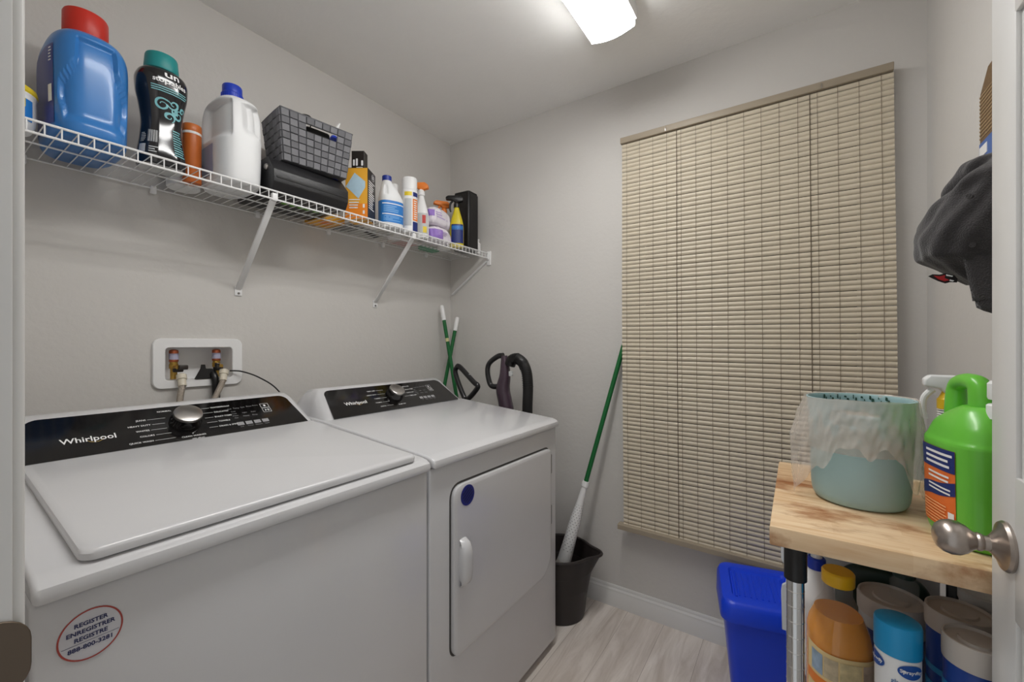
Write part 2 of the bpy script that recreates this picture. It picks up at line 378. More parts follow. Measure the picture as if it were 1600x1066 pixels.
# ------------------------------------------------------------------ washer and dryer
PB, PT = Vector((0, .4975, .972)), Vector((0, .61, 1.057))   # panel bottom and top (y, z) from the front of the machine
def appliance(name, label, cat, X0, Wd, kind):
    t = thing(name, label, cat, (X0, .81, 0))
    b = B(); box(b, 0, Wd, .004, .74, .03, .893, .006, 3); part('cabinet', b, ENAMEL, t)
    for x in (.05, Wd - .05):
        for y in (.07, .68):
            b = B(); cyl(b, (x, y, 0), .024, .034, 20); part('foot', b, BLACKP, t)
    b = B(); prof = [(-.010, .8965), (-.012, .906), (-.009, .916), (.002, .9235), (.02, .928), (.4975, .9715), (.56, .974), (.74, .974), (.74, .8965)]
    v0 = [b.verts.new((0.0, y, z)) for y, z in prof]; v1 = [b.verts.new((Wd, y, z)) for y, z in prof]
    e0, e1 = b.faces.new(v0), b.faces.new(v1[::-1])
    for i in range(len(prof)): b.faces.new((v0[i], v1[i], v1[(i + 1) % len(prof)], v0[(i + 1) % len(prof)]))
    bmesh.ops.recalc_face_normals(b, faces=b.faces)
    bmesh.ops.bevel(b, geom=list({e for f in (e0, e1) for e in f.edges}), offset=.0075, segments=4, affect='EDGES', profile=.5, clamp_overlap=True)
    part('top_panel', b, ENAMEL, t)
    # console: sloped body with slanted rounded ends
    b = B(); rows = []
    ins = .045
    prof = [(PB.y - .012, PB.z - .014, .012), (PB.y - .003, PB.z - .003, .030), (PB.y + .01, PB.z + .005, .036), (PT.y - .008, PT.z - .002, .052), (PT.y + .012, PT.z + .008, .058), (PT.y + .035, PT.z + .010, .060), (PT.y + .075, PT.z + .004, .056), (.70, PT.z - .02, .042), (.73, .96, .012)]
    for x_side in (0, 1): pass
    R0 = []
    for y, z, i in prof:
        # five points across so the ends roll over
        R0.append([Vector((max(i - .03, .003), y, z - .05 if z > 1.0 else z - .012)), Vector((max(i - .012, .006), y, z - .012 if z > 1.0 else z - .003)), Vector((i, y, z)), Vector((Wd - i, y, z)), Vector((min(Wd - i + .012, Wd - .006), y, z - .012 if z > 1.0 else z - .003)), Vector((min(Wd - i + .03, Wd - .003), y, z - .05 if z > 1.0 else z - .012))])
    sheet_loft(b, R0, closed=False)
    # close the ends down to the top panel
    for s in (0, -1):
        edge = [r[s] for r in R0]; low = [Vector((min(max(p.x + (-.006 if s == 0 else .006), .004), Wd - .004), p.y, .955)) for p in edge]
        sheet_loft(b, [edge, low], closed=False)
    bmesh.ops.remove_doubles(b, verts=b.verts, dist=1e-5); bmesh.ops.recalc_face_normals(b, faces=b.faces)
    part('console', b, ENAMEL, t, smooth=60)
    # glossy black control panel lying on the slope
    up = (PT - PB).normalized(); nrm = Vector((0, -up.z, up.y)); ox = Vector((1, 0, 0)); SL = (PT - PB).length
    F = lambda off: frame_map(PB + nrm * off, ox, up)
    b = B(); f0, f1 = F(.0), F(.0035)
    xl, xr, tl, tr = .038, Wd - .040, .060, Wd - .062
    pts = [(xl, 0), (xr, 0)]
    for k in range(9):                                           # rounded top corners
        a = pi / 2 * k / 8; pts.append((tr - .028 + .028 * cos(a) - .0, SL - .028 + .028 * sin(a)))
    for k in range(9):
        a = pi / 2 + pi / 2 * k / 8; pts.append((tl + .028 + .028 * cos(a), SL - .028 + .028 * sin(a)))
    lo = [b.verts.new(f0(*p)) for p in pts]; hi = [b.verts.new(f1(*p)) for p in pts]
    b.faces.new(hi)
    for i in range(len(pts)): b.faces.new((lo[i], lo[(i + 1) % len(pts)], hi[(i + 1) % len(pts)], hi[i]))
    bmesh.ops.recalc_face_normals(b, faces=b.faces)
    pan = part('control_panel', b, BLACKG, t, 'glossy black control panel', smooth=20)
    f = F(.0042)
    b = B(); text(b, 'Whirlpool', .0225, lambda x, y: f(.158 + x, .060 + y), bold=.014); part('brand_lettering', b, PRINTW, pan, 'white brand lettering')
    b = B(); ff = F(.0039)
    for k in range(20):                                          # thin gold swoosh round the lettering
        a0, a1 = R(150 + 11 * k), R(150 + 11 * (k + 1)); rr = lambda a, w: ff(.168 + (.0125 + w) * cos(a) * 1.1, .059 + (.0095 + w * .8) * sin(a))
        w = .0012 * sin(pi * k / 19) + .0002
        b.faces.new([b.verts.new(p) for p in (rr(a0, 0), rr(a1, 0), rr(a1, w), rr(a0, w))])
    part('logo_ring', b, mat('gold_print', (196, 164, 96), .35), pan)
    kx, ky = .347, .075
    M = Matrix((ox.to_4d(), up.to_4d(), nrm.to_4d(), (0, 0, 0, 1))).transposed(); M.translation = F(.0035)(kx, ky)
    b = B(); lathe(b, [(0, 0), (.036, 0), (.036, .006), (.033, .012), (.0315, .026), (0, .026)], (0, 0, 0), 48); b.transform(M); part('knob_base', b, BLACKG, t)
    b = B(); lathe(b, [(0, .026), (.0318, .026), (.0325, .029), (.0315, .0335), (.029, .035), (0, .0345)], (0, 0, 0), 48); b.transform(M); part('selector_knob', b, STEEL, t, 'brushed steel selector knob')
    b = B(); sz = .0074
    def mk(x, y, s, al='CENTER', z=sz): text(b, s, z, lambda a, c: f(x + a, y + c), bold=.008, align=al)
    left = ['NORMAL', 'JEANS', 'HEAVY DUTY', 'WHITES', 'COLORS', 'QUICK WASH'] if kind == 'washer' else ['TIMED DRY', 'HEAVY DUTY', 'TOWELS', 'NORMAL', 'CASUAL']
    right = ['WATERPROOF', 'DELICATES', 'BULKY ITEMS', 'TOWELS', 'DRAIN & SPIN'] if kind == 'washer' else ['DELICATES', 'BULKY ITEMS', 'QUICK DRY', 'TIMED DRY']
    for i, s in enumerate(left):
        a = R(125 + 115 * i / (len(left) - 1)); lx, ly = kx + .052 * cos(a), ky + .052 * sin(a) * .98
        ex = kx - .073 - .006 * (i % 2)
        ly = .118 - .0187 * i if kind == 'washer' else .112 - .022 * i
        if i or kind != 'washer': mk(ex, ly, s, 'RIGHT'); rect(b, ex + .003, kx - .046 + .012 * abs(i - 2.5) * .4, ly - .0004, ly + .0004, f)
        else: mk(kx - .02, .124, s, 'RIGHT')
    part('cycle_names', b, PRINTW, pan); b = B()
    for i, s in enumerate(right):
        ly = .118 - .019 * i; ex = kx + .07 + .004 * (i % 2)
        mk(ex, ly, s, 'LEFT'); rect(b, kx + .046, ex - .003, ly - .0004, ly + .0004, f)
    part('cycle_names', b, PRINTW, pan); b = B()
    mk(kx + .005, .021, 'CLEAN WASHER' if kind == 'washer' else 'DAMP DRY')
    if kind == 'washer': mk(kx + .012, .011, 'with affresh', z=.006)
    part('lower_marking', b, PRINTW, pan)
    b = B(); gx = .462
    for i in range(5): mk2 = text(b, ['Soil', 'Temp', 'Spin', 'Rinse', 'Extra'][i], .007, lambda a, c, i=i: f(gx + .018 * i + a, .104 + .001 * i + c))
    for i in range(4):
        text(b, ['Cold', 'Cool', 'Warm', 'Hot'][i], .006, lambda a, c, i=i: f(gx + .006 + a, .092 - .009 * i + c))
        rect(b, gx + .0 + .023 * i, gx + .018 + .023 * i, .034, .047, F(.0040))
        text(b, ['Soil', 'Water', 'Options', 'Signal'][i], .006, lambda a, c, i=i: f(gx + .009 + .023 * i + a, .028 + c))
    for i in range(2):
        for j in range(2): text(b, [['Light', 'Heavy'], ['Auto', 'Deep']][i][j], .0065, lambda a, c, i=i, j=j: f(gx + .034 + .024 * i + a, .083 - .014 * j + c))
    part('key_pad', b, PRINTG, pan)
    for i in range(2):                                           # outlined start and pause keys
        y0 = .074 + .02 * (1 - i); x0 = gx + .086; w = .0009
        b = B()
        for r in ((x0, x0 + .024, y0, y0 + w), (x0, x0 + .024, y0 + .017, y0 + .017 + w), (x0, x0 + w, y0, y0 + .017), (x0 + .024 - w, x0 + .024, y0, y0 + .017)): rect(b, *r, f)
        if i: 
            poly(b, [(x0 + .007, y0 + .005), (x0 + .012, y0 + .009), (x0 + .007, y0 + .013)], f); rect(b, x0 + .0145, x0 + .016, y0 + .005, y0 + .013, f); rect(b, x0 + .0175, x0 + .019, y0 + .005, y0 + .013, f)
        else:
            rect(b, x0 + .009, x0 + .015, y0 + .0055, y0 + .012, f); rect(b, x0 + .0115, x0 + .0125, y0 + .012, y0 + .0145, f)
        part('outlined_key', b, PRINTW, pan)
    return t, F
washer, _ = appliance('washing_machine', 'white top-loading washing machine with round register sticker on its front', 'washing machine', .10, .703, 'washer')
dryer, _ = appliance('clothes_dryer', 'white front-loading dryer with blue round sticker on its door, between washer and bucket', 'dryer', .811, .714, 'dryer')
# washer lid
b = B(); Wd = .703; sl = (PB.z - .004 - .9275) / (PB.y - .02)
def lidpt(x, y, h): return Vector((x, y, .9265 + sl * (y - .02) + h))
outl = rrect(.046, Wd - .036, .003, .487, [.004, .004, .02, .02], 6)
def scaled(d): return [(x + (d if x < Wd / 2 else -d), y + (d if y < .245 else -d)) for x, y in outl]
rings = [[lidpt(x, y, .001) for x, y in scaled(.006)], [lidpt(x, y, .004) for x, y in scaled(.0005)], [lidpt(x, y, .0135) for x, y in scaled(0)], [lidpt(x, y, .0175) for x, y in scaled(.002)], [lidpt(x, y, .0195) for x, y in scaled(.006)], [lidpt(x, y, .020) for x, y in scaled(.013)]]
V = sheet_loft(b, rings); b.faces.new(V[-1]); b.faces.new(V[0][::-1])
bmesh.ops.recalc_face_normals(b, faces=b.faces); part('lid', b, ENAMEL, washer)
# oval register sticker on the washer
sx, sz = .057, .829
b = B(); ring = lambda k, y: [Vector((sx + .0335 * k * cos(2 * pi * i / 48), y, sz + .0345 * k * sin(2 * pi * i / 48))) for i in range(48)]
V = sheet_loft(b, [ring(1, .0042), ring(1, .0034)]); b.faces.new(V[-1][::-1])
st = part('register_sticker', b, mat('sticker_paper', (206, 206, 212), .5), washer, 'round white sticker with a red rim')
b = B(); sheet_loft(b, [ring(1, .0030), ring(.94, .0030)]); part('sticker_rim', b, mat('sticker_red', (168, 70, 62), .5), st)
b = B(); g = lambda cy: (lambda x, y: Vector((sx + x, .0029, sz + cy + y)))
for s, cy, z in (('REGISTER', .0165, .0080), ('ENREGISTRER', .0068, .0080), ('REGISTRE', -.0028, .0080), ('888-800-3281', -.0150, .0082)): text(b, s, z, g(cy), bold=.03)
rect(b, -.029, .029, -.0088, -.0082, lambda x, y: Vector((sx + x, .0029, sz + y)))
part('sticker_text', b, mat('navy_print', (38, 44, 92), .5), st)
# dryer door with handle, hinges and sticker
b = B()
door_out = rrect(.078, .648, -.475 + .81, .822, [.03, .045, .045, .03], 8)
# lower right corner is cut at a slant as on the machine
door_out = []
for (x, z, r) in ((.652, .822, .03), (.079, .828, .045), (.079, .334, .035), (.60, .334, .03), (.652, .385, .03)): door_out.append((x, z, r))
def rounded(pl, n=6):
    out = []
    m = len(pl)
    for i in range(m):
        p0, p1, p2 = (Vector(pl[(i + d) % m][:2]) for d in (-1, 0, 1)); r = pl[i][2]
        a = (p0 - p1).normalized(); c = (p2 - p1).normalized()
        for k in range(n + 1):
            u = k / n; q = p1 + a * r * (1 - u) ** 2 + c * r * u * u; out.append((q.x, q.y))
    return out
door_out = rounded(door_out)
def inset(pl, d):
    c = Vector((sum(p[0] for p in pl) / len(pl), sum(p[1] for p in pl) / len(pl)))
    out = []
    n = len(pl)
    for i in range(n):
        t = (Vector(pl[(i + 1) % n]) - Vector(pl[i - 1])).normalized(); nv = Vector((t.y, -t.x))
        p = Vector(pl[i])
        if nv.dot(c - p) < 0: nv = -nv
        out.append(p + nv * d)
    return out
V = sheet_loft(b, [[Vector((p[0], y, p[1])) for p in inset(door_out, d)] for d, y in ((.004, .006), (.002, -.006), (.003, -.010), (.008, -.0125), (.016, -.013))])
b.faces.new(V[-1]); bmesh.ops.recalc_face_normals(b, faces=b.faces)
dd = part('dryer_door', b, ENAMEL, dryer)
b = B(); V = sheet_loft(b, [[Vector((p[0], y, p[1])) for p in inset(door_out, d)] for d, y in ((-.003, .0035), (.004, .0033))]); part('door_gap_strip', b, mat('grey_gap', (70, 68, 66), .7), dryer, 'dark strip coloured as the shaded gap around the dryer door')  # flat strip with the shade of the door gap put into its colour
# handle: a vertical bow with a scooped side
b = B(); hx, hz = .112, .603
rings = []
for k in range(13):
    v = -1 + 2 * k / 12; z = hz + .068 * v; d = .006 + .026 * (1 - abs(v) ** 4) ** .7; w = .021 * (1 - .35 * abs(v) ** 3)
    rings.append([Vector((hx - w + .016 * max(0, 1 - d / .05), -.012, z)), Vector((hx - w, -.012 - d * .6, z)), Vector((hx - w * .5, -.012 - d, z)), Vector((hx + w * .55, -.012 - d, z)), Vector((hx + w, -.012 - d * .75, z)), Vector((hx + w * .9, -.012 - d * .35, z)), Vector((hx + w * .4, -.012, z))])
V = sheet_loft(b, rings); b.faces.new(V[0][::-1]); b.faces.new(V[-1]); bmesh.ops.recalc_face_normals(b, faces=b.faces)
part('door_handle', b, ENAMEL, dd, smooth=60)
b = B(); lathe(b, [(0, -.0005), (.030, -.0005), (.030, .001), (0, .001)], (.136, -.0138, .789), 40, 'y')
bs = part('blue_sticker', b, mat('blue_sticker', (34, 40, 120), .4), dd, 'round blue sticker')
b = B(); g = frame_map((.136, -.0147, .789), (.82, 0, .57), (-.57, 0, .82))
for i in range(5):
    w = .022 * math.sqrt(max(0, 1 - ((i - 2) / 2.9) ** 2)); rect(b, -w, w, .0085 * (i - 2) - .002, .0085 * (i - 2) + .002, g)
part('sticker_print', b, mat('dark_navy', (22, 26, 66), .4), bs)
for z in (.755, .555):
    b = B(); box(b, .650, .661, -.008, .006, z - .038, z + .038, .003); part('hinge', b, mat('grey_metal', (120, 118, 114), .4, .8), dryer, 'grey metal hinge')

# ------------------------------------------------------------------ outlet box and hoses behind the washer
ob = thing('washer_outlet_box', 'white recessed wall box with two water valves above the washer', 'outlet box', (.612, WA, 1.165))
b = B()
oc = rrect(-.134, .134, -.084, .084, .024, 6); ic = rrect(-.1, .1, -.0585, .0535, .012, 6); ic2 = rrect(-.097, .097, -.056, .051, .012, 6)
V = sheet_loft(b, [[Vector((x, 0, z)) for x, z in oc], [Vector((x, -.007, z)) for x, z in oc], [Vector((x * .985, -.010, z * .98)) for x, z in oc], [Vector((x * 1.02, -.010, z * 1.02)) for x, z in ic], [Vector((x, -.008, z)) for x, z in ic], [Vector((x, .072, z)) for x, z in ic2]])
b.faces.new(V[-1]); bmesh.ops.recalc_face_normals(b, faces=b.faces); bmesh.ops.reverse_faces(b, faces=b.faces) if False else None
part('box_frame', b, WHITEP, ob)
for x, s in ((-.066, 1), (.062, -1)):
    b = B(); lathe(b, [(0, -.055), (.010, -.055), (.010, -.02), (.013, -.018), (.013, -.004), (.0115, -.002), (.0115, .004), (0, .004)], (x, .028, 0), 20)
    cyl(b, (x, -.012, -.014), .007, .04, 14, axis='y'); vb = part('valve', b, BRASS, ob, 'brass valve')
    b = B(); lathe(b, [(0, .004), (.012, .004), (.0135, .006), (.0135, .040), (.0125, .044), (.006, .047), (0, .047)], (x, .028, 0), 24); ar = part('copper_arrestor', b, COPPER, vb, 'copper cap on the valve')
    b = B(); lathe(b, [(.01375, .012), (.01375, .033)], (x, .028, 0), 24); part('pipe_label', b, mat('pipe_label', (176, 174, 196), .5), ar)
    b = B(); box(b, x - .006 + s * .006, x + .006 + s * .02, -.022, -.004, -.022, -.006, .003); lathe(b, [(0, -.03), (.014, -.03), (.0155, -.026), (.0155, -.018), (0, -.018)], (x + s * .004, .002, 0), 10); part('valve_lever', b, mat('dark_metal', (70, 66, 64), .4, .7), vb, 'dark metal lever')
def hose(name, label, pts, r, m, fit):
    t = thing(name, label, 'hose', pts[0], 0, )
    o = Vector(pts[0]); b = B(); tube(b, [Vector(p) - o for p in pts], r, 14, smooth=6); part('hose_tube', b, m, t)
    if fit:
        d = (Vector(pts[1]) - o).normalized(); b = B(); tube(b, [Vector((0, 0, 0)) + d * .004, d * .02, d * .022, d * .045], [r * 1.55, r * 1.55, r * 1.25, r * 1.2], 14); part('hose_collar', b, mat('hose_collar', (206, 198, 180), .4), t, 'pale crimped collar')
    return t
hose('water_hose', 'braided steel hose hanging from the left valve of the wall box', [(.554, WA - .014, 1.128), (.551, WA - .032, 1.095), (.538, WA - .050, 1.04), (.525, WA - .075, .95), (.52, WA - .09, .8)], .0095, BRAID, 1)
hose('water_hose', 'braided steel hose slanting from the right valve of the wall box', [(.676, WA - .032, 1.138), (.664, WA - .052, 1.10), (.628, WA - .075, 1.035), (.595, WA - .095, .95), (.585, WA - .105, .8)], .0095, BRAID, 1)
dh = thing('drain_hose', 'black drain hose hooked into the middle of the wall box', 'hose', (.63, WA - .01, 1.14))
b = B(); tube(b, [(.016, .055, -.02), (.016, .035, -.012), (.018, .008, -.012), (.022, -.010, -.035), (.024, -.013, -.08), (.024, -.014, -.2), (.024, -.016, -.36)], .0125, 14, smooth=6); part('hose_tube', b, BLACKP, dh)
b = B(); prism(b, [(-.036, -.032), (.02, -.032), (.02, .0), (-.004, .004), (-.006, .018), (-.016, .018), (-.018, .004)], -.004, .006, 'y', .001, 1); part('hose_guide', b, BLACKM, dh, 'black hooked hose guide')
b = B(); tube(b, [(.70, WA - .016, 1.132), (.735, WA - .03, 1.128), (.78, WA - .06, 1.105), (.83, WA - .09, 1.06), (.862, WA - .11, .99), (.872, WA - .12, .88), (.872, WA - .125, .72)], .0026, 8, smooth=8)
tag(link('power_cord', b, BLACKM), 'thin black cord arching from the wall box down behind the dryer', 'cord')

# ------------------------------------------------------------------ wire shelf
SY, SZ = 1.446, 1.742
sh = thing('wire_shelf', 'white coated wire shelf along the wall above the machines', 'shelf', (.98, 1.6, SZ))
b = B(); o = Vector((.98, 1.6, SZ))
def W_(pts, r): tube(b, [Vector(p) - o for p in pts], r, 6)
n = 66
for i in range(n + 1):
    x = .062 + (WB - .012 - .062) * i / n
    W_([(x, WA - .012, SZ - .002), (x, SY, SZ - .002)], .00135)
for y in (WA - .010, 1.59): W_([(.056, y, SZ - .0055), (WB - .004, y, SZ - .0055)], .0024)
part('wire_deck', b, WIRE, sh)
b = B()
for z in (SZ + .001, SZ - .027): W_([(.056, SY, z), (WB - .004, SY, z)], .003)
for i in range(n + 1):
    x = .062 + (WB - .012 - .062) * i / n; W_([(x, SY - .0005, SZ), (x, SY - .0005, SZ - .027)], .0016)
part('front_rail', b, WIRE, sh)
for x in (.722, 1.343):
    b = B(); p0, p1 = Vector((x, SY + .006, SZ - .022)), Vector((x + .012, WA - .004, 1.437))
    d = (p1 - p0).normalized(); Mx = Matrix.Translation((p0 + p1) / 2 - o) @ d.to_track_quat('Z', 'X').to_matrix().to_4x4()
    h = (p1 - p0).length / 2
    box(b, -.0045, .0045, -.0105, .0105, -h, h, .003, 2, M=Mx)
    box(b, x + .0 - o.x, x + .026 - o.x, WA - .0045 - o.y, WA - o.y, 1.412 - o.z, 1.448 - o.z, .002)
    box(b, x - .009 - o.x, x + .009 - o.x, SY - .003 - o.y, SY + .012 - o.y, SZ - .032 - o.z, SZ - .006 - o.z, .003)
    br = part('support_brace', b, WIRE, sh)
    b = B(); cyl(b, (x + .013 - o.x, WA - .007 - o.y, 1.421 - o.z), .004, .003, 12, axis='y'); part('screw', b, mat('screw_grey', (120, 118, 116), .4, .8), br)
b = B(); box(b, WB - .008 - o.x, WB - o.x, SY - .013 - o.y, SY + .014 - o.y, SZ - .065 - o.z, SZ + .014 - o.z, .003)
box(b, WB - .02 - o.x, WB - .006 - o.x, SY - .008 - o.y, SY + .009 - o.y, SZ - .035 - o.z, SZ + .006 - o.z, .003)
p0, p1 = Vector((WB - .006, SY + .012, SZ - .04)), Vector((WB - .006, WA - .02, 1.525)); d = (p1 - p0).normalized(); h = (p1 - p0).length / 2
box(b, -.0045, .0045, -.0105, .0105, -h, h, .003, 2, M=Matrix.Translation((p0 + p1) / 2 - o) @ d.to_track_quat('Z', 'X').to_matrix().to_4x4())
part('end_bracket', b, WIRE, sh)
for x in (.20, .48, .80, 1.1, 1.4, 1.7):
    b = B(); box(b, x - .008 - o.x, x + .008 - o.x, WA - .015 - o.y, WA - o.y, SZ - .022 - o.z, SZ + .003 - o.z, .003); part('wall_clip', b, WIRE, sh)

# ------------------------------------------------------------------ things on the wire shelf
ST = SZ + .0003
def place(name, label, cat, x, y, rz=0, z=None, group=None): return thing(name, label, cat, (x, y, ST if z is None else z), R(rz), group)
def lines(b, L_, th0, th1, z0, z1, n, off=.0012, mi=0, rag=.35):
    """rows of small print as thin strips on a loft"""
    for i in range(n):
        z = z0 + (z1 - z0) * (i + .5) / n; h = (z1 - z0) / n * .22; e = th1 - (th1 - th0) * rag * random.random()
        L_.patch(b, th0, e, z - h, z + h, off, 4, 1, mi)
def flat_lines(b, x0, x1, y0, y1, n, f, rag=.35):
    for i in range(n):
        y = y0 + (y1 - y0) * (i + .5) / n; h = (y1 - y0) / n * .22
        rect(b, x0, x1 - (x1 - x0) * rag * random.random(), y - h, y + h, f)
YEL = mat('yellow_plastic', (232, 190, 40), .4); ORA = mat('orange_plastic', (232, 130, 50), .4); BLU = mat('blue_cap', (26, 58, 178), .35)
NAVY = mat('navy_label', (28, 44, 112), .4); PURP = mat('lilac_print', (150, 118, 196), .5); TEAL = mat('teal_cap', (28, 134, 134), .4)
GREYP = mat('pale_grey', (190, 192, 192), .45); LABB = mat('label_blue', (42, 122, 200), .4); LABY = mat('label_yellow', (226, 200, 50), .4); RED = mat('label_red', (190, 50, 40), .45)

# white round tub half hidden by the door jamb
t = place('powder_tub', 'round white tub with yellow lid at the left end of the wire shelf', 'tub', .139, 1.56)
lf = Loft([(0, .050, .050), (.003, .056, .056), (.03, .064, .064), (.075, .064, .064), (.085, .066, .066), (.088, .064, .064)]); b = B(); lf.build(b); part('body', b, WHITEP, t)
b = B(); lf.patch(b, R(-200), R(-35), .02, .07, .0012, 24, 6); lb = part('label', b, LABB, t, 'blue label')
b = B(); lf.patch(b, R(-200), R(-52), .05, .07, .002, 24, 4); part('label_band', b, LABY, lb, 'yellow band')
b = B(); lathe(b, [(0, .086), (.066, .086), (.068, .09), (.066, .1), (.05, .112), (.02, .118), (0, .119)], (0, 0, 0), 40); part('lid', b, LABY, t, 'yellow domed lid')

# big blue detergent jug
def dj(th, z, tt=None):
    if sin(th) > -.2: return 0
    x = math.copysign(abs(cos(th)) ** (2 / 3.2), cos(th))
    w = .50 + .34 * smoothstep(.205, .125, z) - .08 * smoothstep(.10, .05, z)
    m = smoothstep(w + .018, w - .018, abs(x - .02)) * smoothstep(.035, .055, z) * smoothstep(.262, .248, z)
    return -.0105 * m
t = place('detergent_jug', 'huge blue laundry detergent jug with a red cap on the wire shelf', 'bottle', .291, 1.585); t.scale.z = .955
lf = Loft([(0, .064, .118, 3.2), (.004, .070, .124, 3.2), (.015, .074, .129, 3.2), (.10, .076, .131, 3.2), (.20, .0775, .132, 3.2), (.24, .0765, .130, 3.1, 0, 0), (.268, .070, .118, 2.9, 0, -.004), (.286, .059, .092, 2.6, 0, -.012), (.296, .048, .062, 2.2, 0, -.02), (.302, .043, .046, 2, 0, -.024)], dj)
b = B(); lf.build(b, 300, 10); part('body', b, mat('blue_jug_plastic', (48, 118, 188), .28, coat=.2), t, smooth=50)
b = B(); lf.patch(b, R(-228), R(-146), .03, .232, .001, 18, 12); lb = part('label', b, mat('indigo_label', (58, 68, 138), .35), t, 'indigo label on the left side')
b = B(); lf.patch(b, R(-158), R(-149), .085, .128, .002, 5, 3); part('barcode', b, PRINTW, lb); b = B(); lines(b, lf, R(-156), R(-149), .185, .225, 5, .002); part('small_print', b, PRINTW, lb)
b = B(); lathe(b, [(.028, .296), (.0425, .296), (.0445, .300), (.0440, .365), (.042, .370), (0, .370)], (0, -.024, 0), 56); part('cap', b, mat('red_cap', (196, 44, 30), .38), t, 'red screw cap')

# black scent booster bottle
t = place('scent_booster_bottle', 'black wavy bottle with a teal cap and swirl picture on the wire shelf', 'bottle', .447, 1.545); t.scale.z = .975
lf = Loft([(0, .052, .046, 2.4), (.004, .056, .049, 2.4), (.03, .056, .049, 2.4), (.09, .049, .043, 2.3), (.13, .0465, .041, 2.3), (.18, .0515, .045, 2.3), (.225, .059, .051, 2.4), (.255, .0605, .0525, 2.4), (.274, .056, .049, 2.4), (.286, .046, .041, 2.2), (.292, .040, .036, 2)])
b = B(); lf.build(b, 64, 7); part('body', b, mat('black_bottle', (20, 20, 24), .14, coat=.5), t, smooth=60)
b = B(); prism(b, rrect(-.049, .049, -.043, .043, .03, 8), -.0002, .003, 'z'); part('bottle_base', b, GREYP, t, 'pale base')
b = B(); lathe(b, [(.02, .288), (.0395, .288), (.041, .293), (.038, .332), (.0365, .336), (0, .336)], (0, 0, 0), 48); part('cap', b, TEAL, t, 'teal cap')
TH = R(-92)
b = B(); lf.text(b, 'un', TH + R(10), .266, .027, .0024, .025); lf.text(b, 'stopables', TH + R(8), .2445, .0185, .0024, .02); lt = part('label_lettering', b, PRINTW, t, 'white lettering')
b = B(); lines(b, lf, TH - R(32), TH + R(52), .212, .23, 3, .0016, rag=.1); lines(b, lf, TH + R(16), TH + R(50), .035, .115, 11, .0014); part('label_print', b, mat('pale_teal_print', (116, 178, 184), .35), lt, 'pale teal small print'); b = B()
for cx, cz_, r0, a0, tn in ((-8, .178, .017, 20, 500), (16, .186, .013, 200, 430), (34, .160, .014, 90, 460), (8, .148, .013, 300, 420), (46, .178, .009, 10, 380), (22, .168, .008, 150, 400)):   # curling ribbons
    for k in range(46):
        u = k / 45; a = R(a0 + tn * u); rr = r0 * (1 - .75 * u); w = .0009 + .0017 * sin(pi * min(1, u * 1.3 + .05))
        c = TH + R(cx) + rr * cos(a) / .049; z = cz_ + rr * sin(a) * 1.1
        lf.patch(b, c - w / .049, c + w / .049, z - w, z + w, .0014 + k * .000004, 1, 1)
part('swirl_picture', b, mat('pale_teal_print', (116, 178, 184), .35), lt, 'pale teal swirl picture')
b = B()
for k in range(9): lf.patch(b, TH - R(46) + R(3.2) * k, TH - R(46) + R(3.2) * k + R(2.0 if k % 2 else 1.2), .062, .098, .0015, 1, 2)
part('barcode', b, GREYP, lt); b = B(); lf.patch(b, TH - R(74), TH - R(50), .03, .054, .0015, 3, 2); part('pale_square', b, GREYP, lt); b = B(); lines(b, lf, TH - R(40), TH - R(16), .03, .05, 3, .0014); part('small_print', b, GREYP, lt); b = B(); lines(b, lf, TH - R(72), TH - R(52), .06, .09, 6, .0014)
part('small_print', b, GREYP, lt)

# orange canister and a white tub in the shade behind it
t = place('orange_canister', 'slim orange canister with a white band squeezed between black bottle and white jug', 'canister', .541, 1.600)
b = B(); lathe(b, [(0, 0), (.023, 0), (.025, .003), (.025, .158), (.0235, .160), (0, .160)], seg=32); part('body', b, mat('orange_canister', (196, 104, 44), .35), t)
b = B(); lathe(b, [(0, .16), (.025, .16), (.0257, .162), (.0257, .182), (.024, .185), (0, .185)], seg=32); part('lid', b, mat('orange_lid', (204, 112, 50), .35), t)
b = B(); lathe(b, [(.0253, .153), (.0255, .154), (.0255, .160), (.0253, .161)], seg=32); part('white_band', b, PRINTW, t, 'white band')
t = place('white_tub', 'low white tub seen through the wires behind the orange canister', 'tub', .545, 1.682)
b = B(); lathe(b, [(0, 0), (.04, 0), (.045, .004), (.045, .07), (0, .07)], seg=40); part('body', b, WHITEP, t)
b = B(); lathe(b, [(0, .07), (.046, .07), (.047, .074), (.046, .084), (0, .085)], seg=40); part('lid', b, GREYP, t)

# white jug with grip pockets and blue cap
def wj(th, z, tt=None):
    d = math.degrees(th) % 360 - 360
    left = smoothstep(-204, -188, d) * smoothstep(-114, -124, d); right = smoothstep(-95, -86, d) * smoothstep(-28, -42, d)
    lo = .142 + .02 * (right > 0)
    v = smoothstep(lo, lo + .03, z) * smoothstep(.276, .262, z)
    return -.020 * max(left, right) * v
t = place('white_laundry_jug', 'white gallon laundry jug with side grips and a ribbed blue cap', 'bottle', .640, 1.565); t.scale.z = .975
lf = Loft([(0, .054, .098, 3), (.004, .060, .104, 3), (.02, .064, .108, 3), (.10, .066, .110, 3), (.16, .066, .110, 3.2), (.23, .0645, .107, 3.3), (.270, .060, .098, 3.2), (.289, .051, .080, 2.8), (.297, .036, .050, 2.3, -.003, -.01), (.302, .026, .030, 2, -.005, -.018)], wj)
b = B(); lf.build(b, 140, 9); part('body', b, JUGW, t, smooth=60)
b = B(); lf.patch(b, R(-205), R(-172), .03, .13, .001, 10, 6); part('label', b, mat('pale_blue_label', (150, 168, 200), .4), t, 'pale blue label edge')
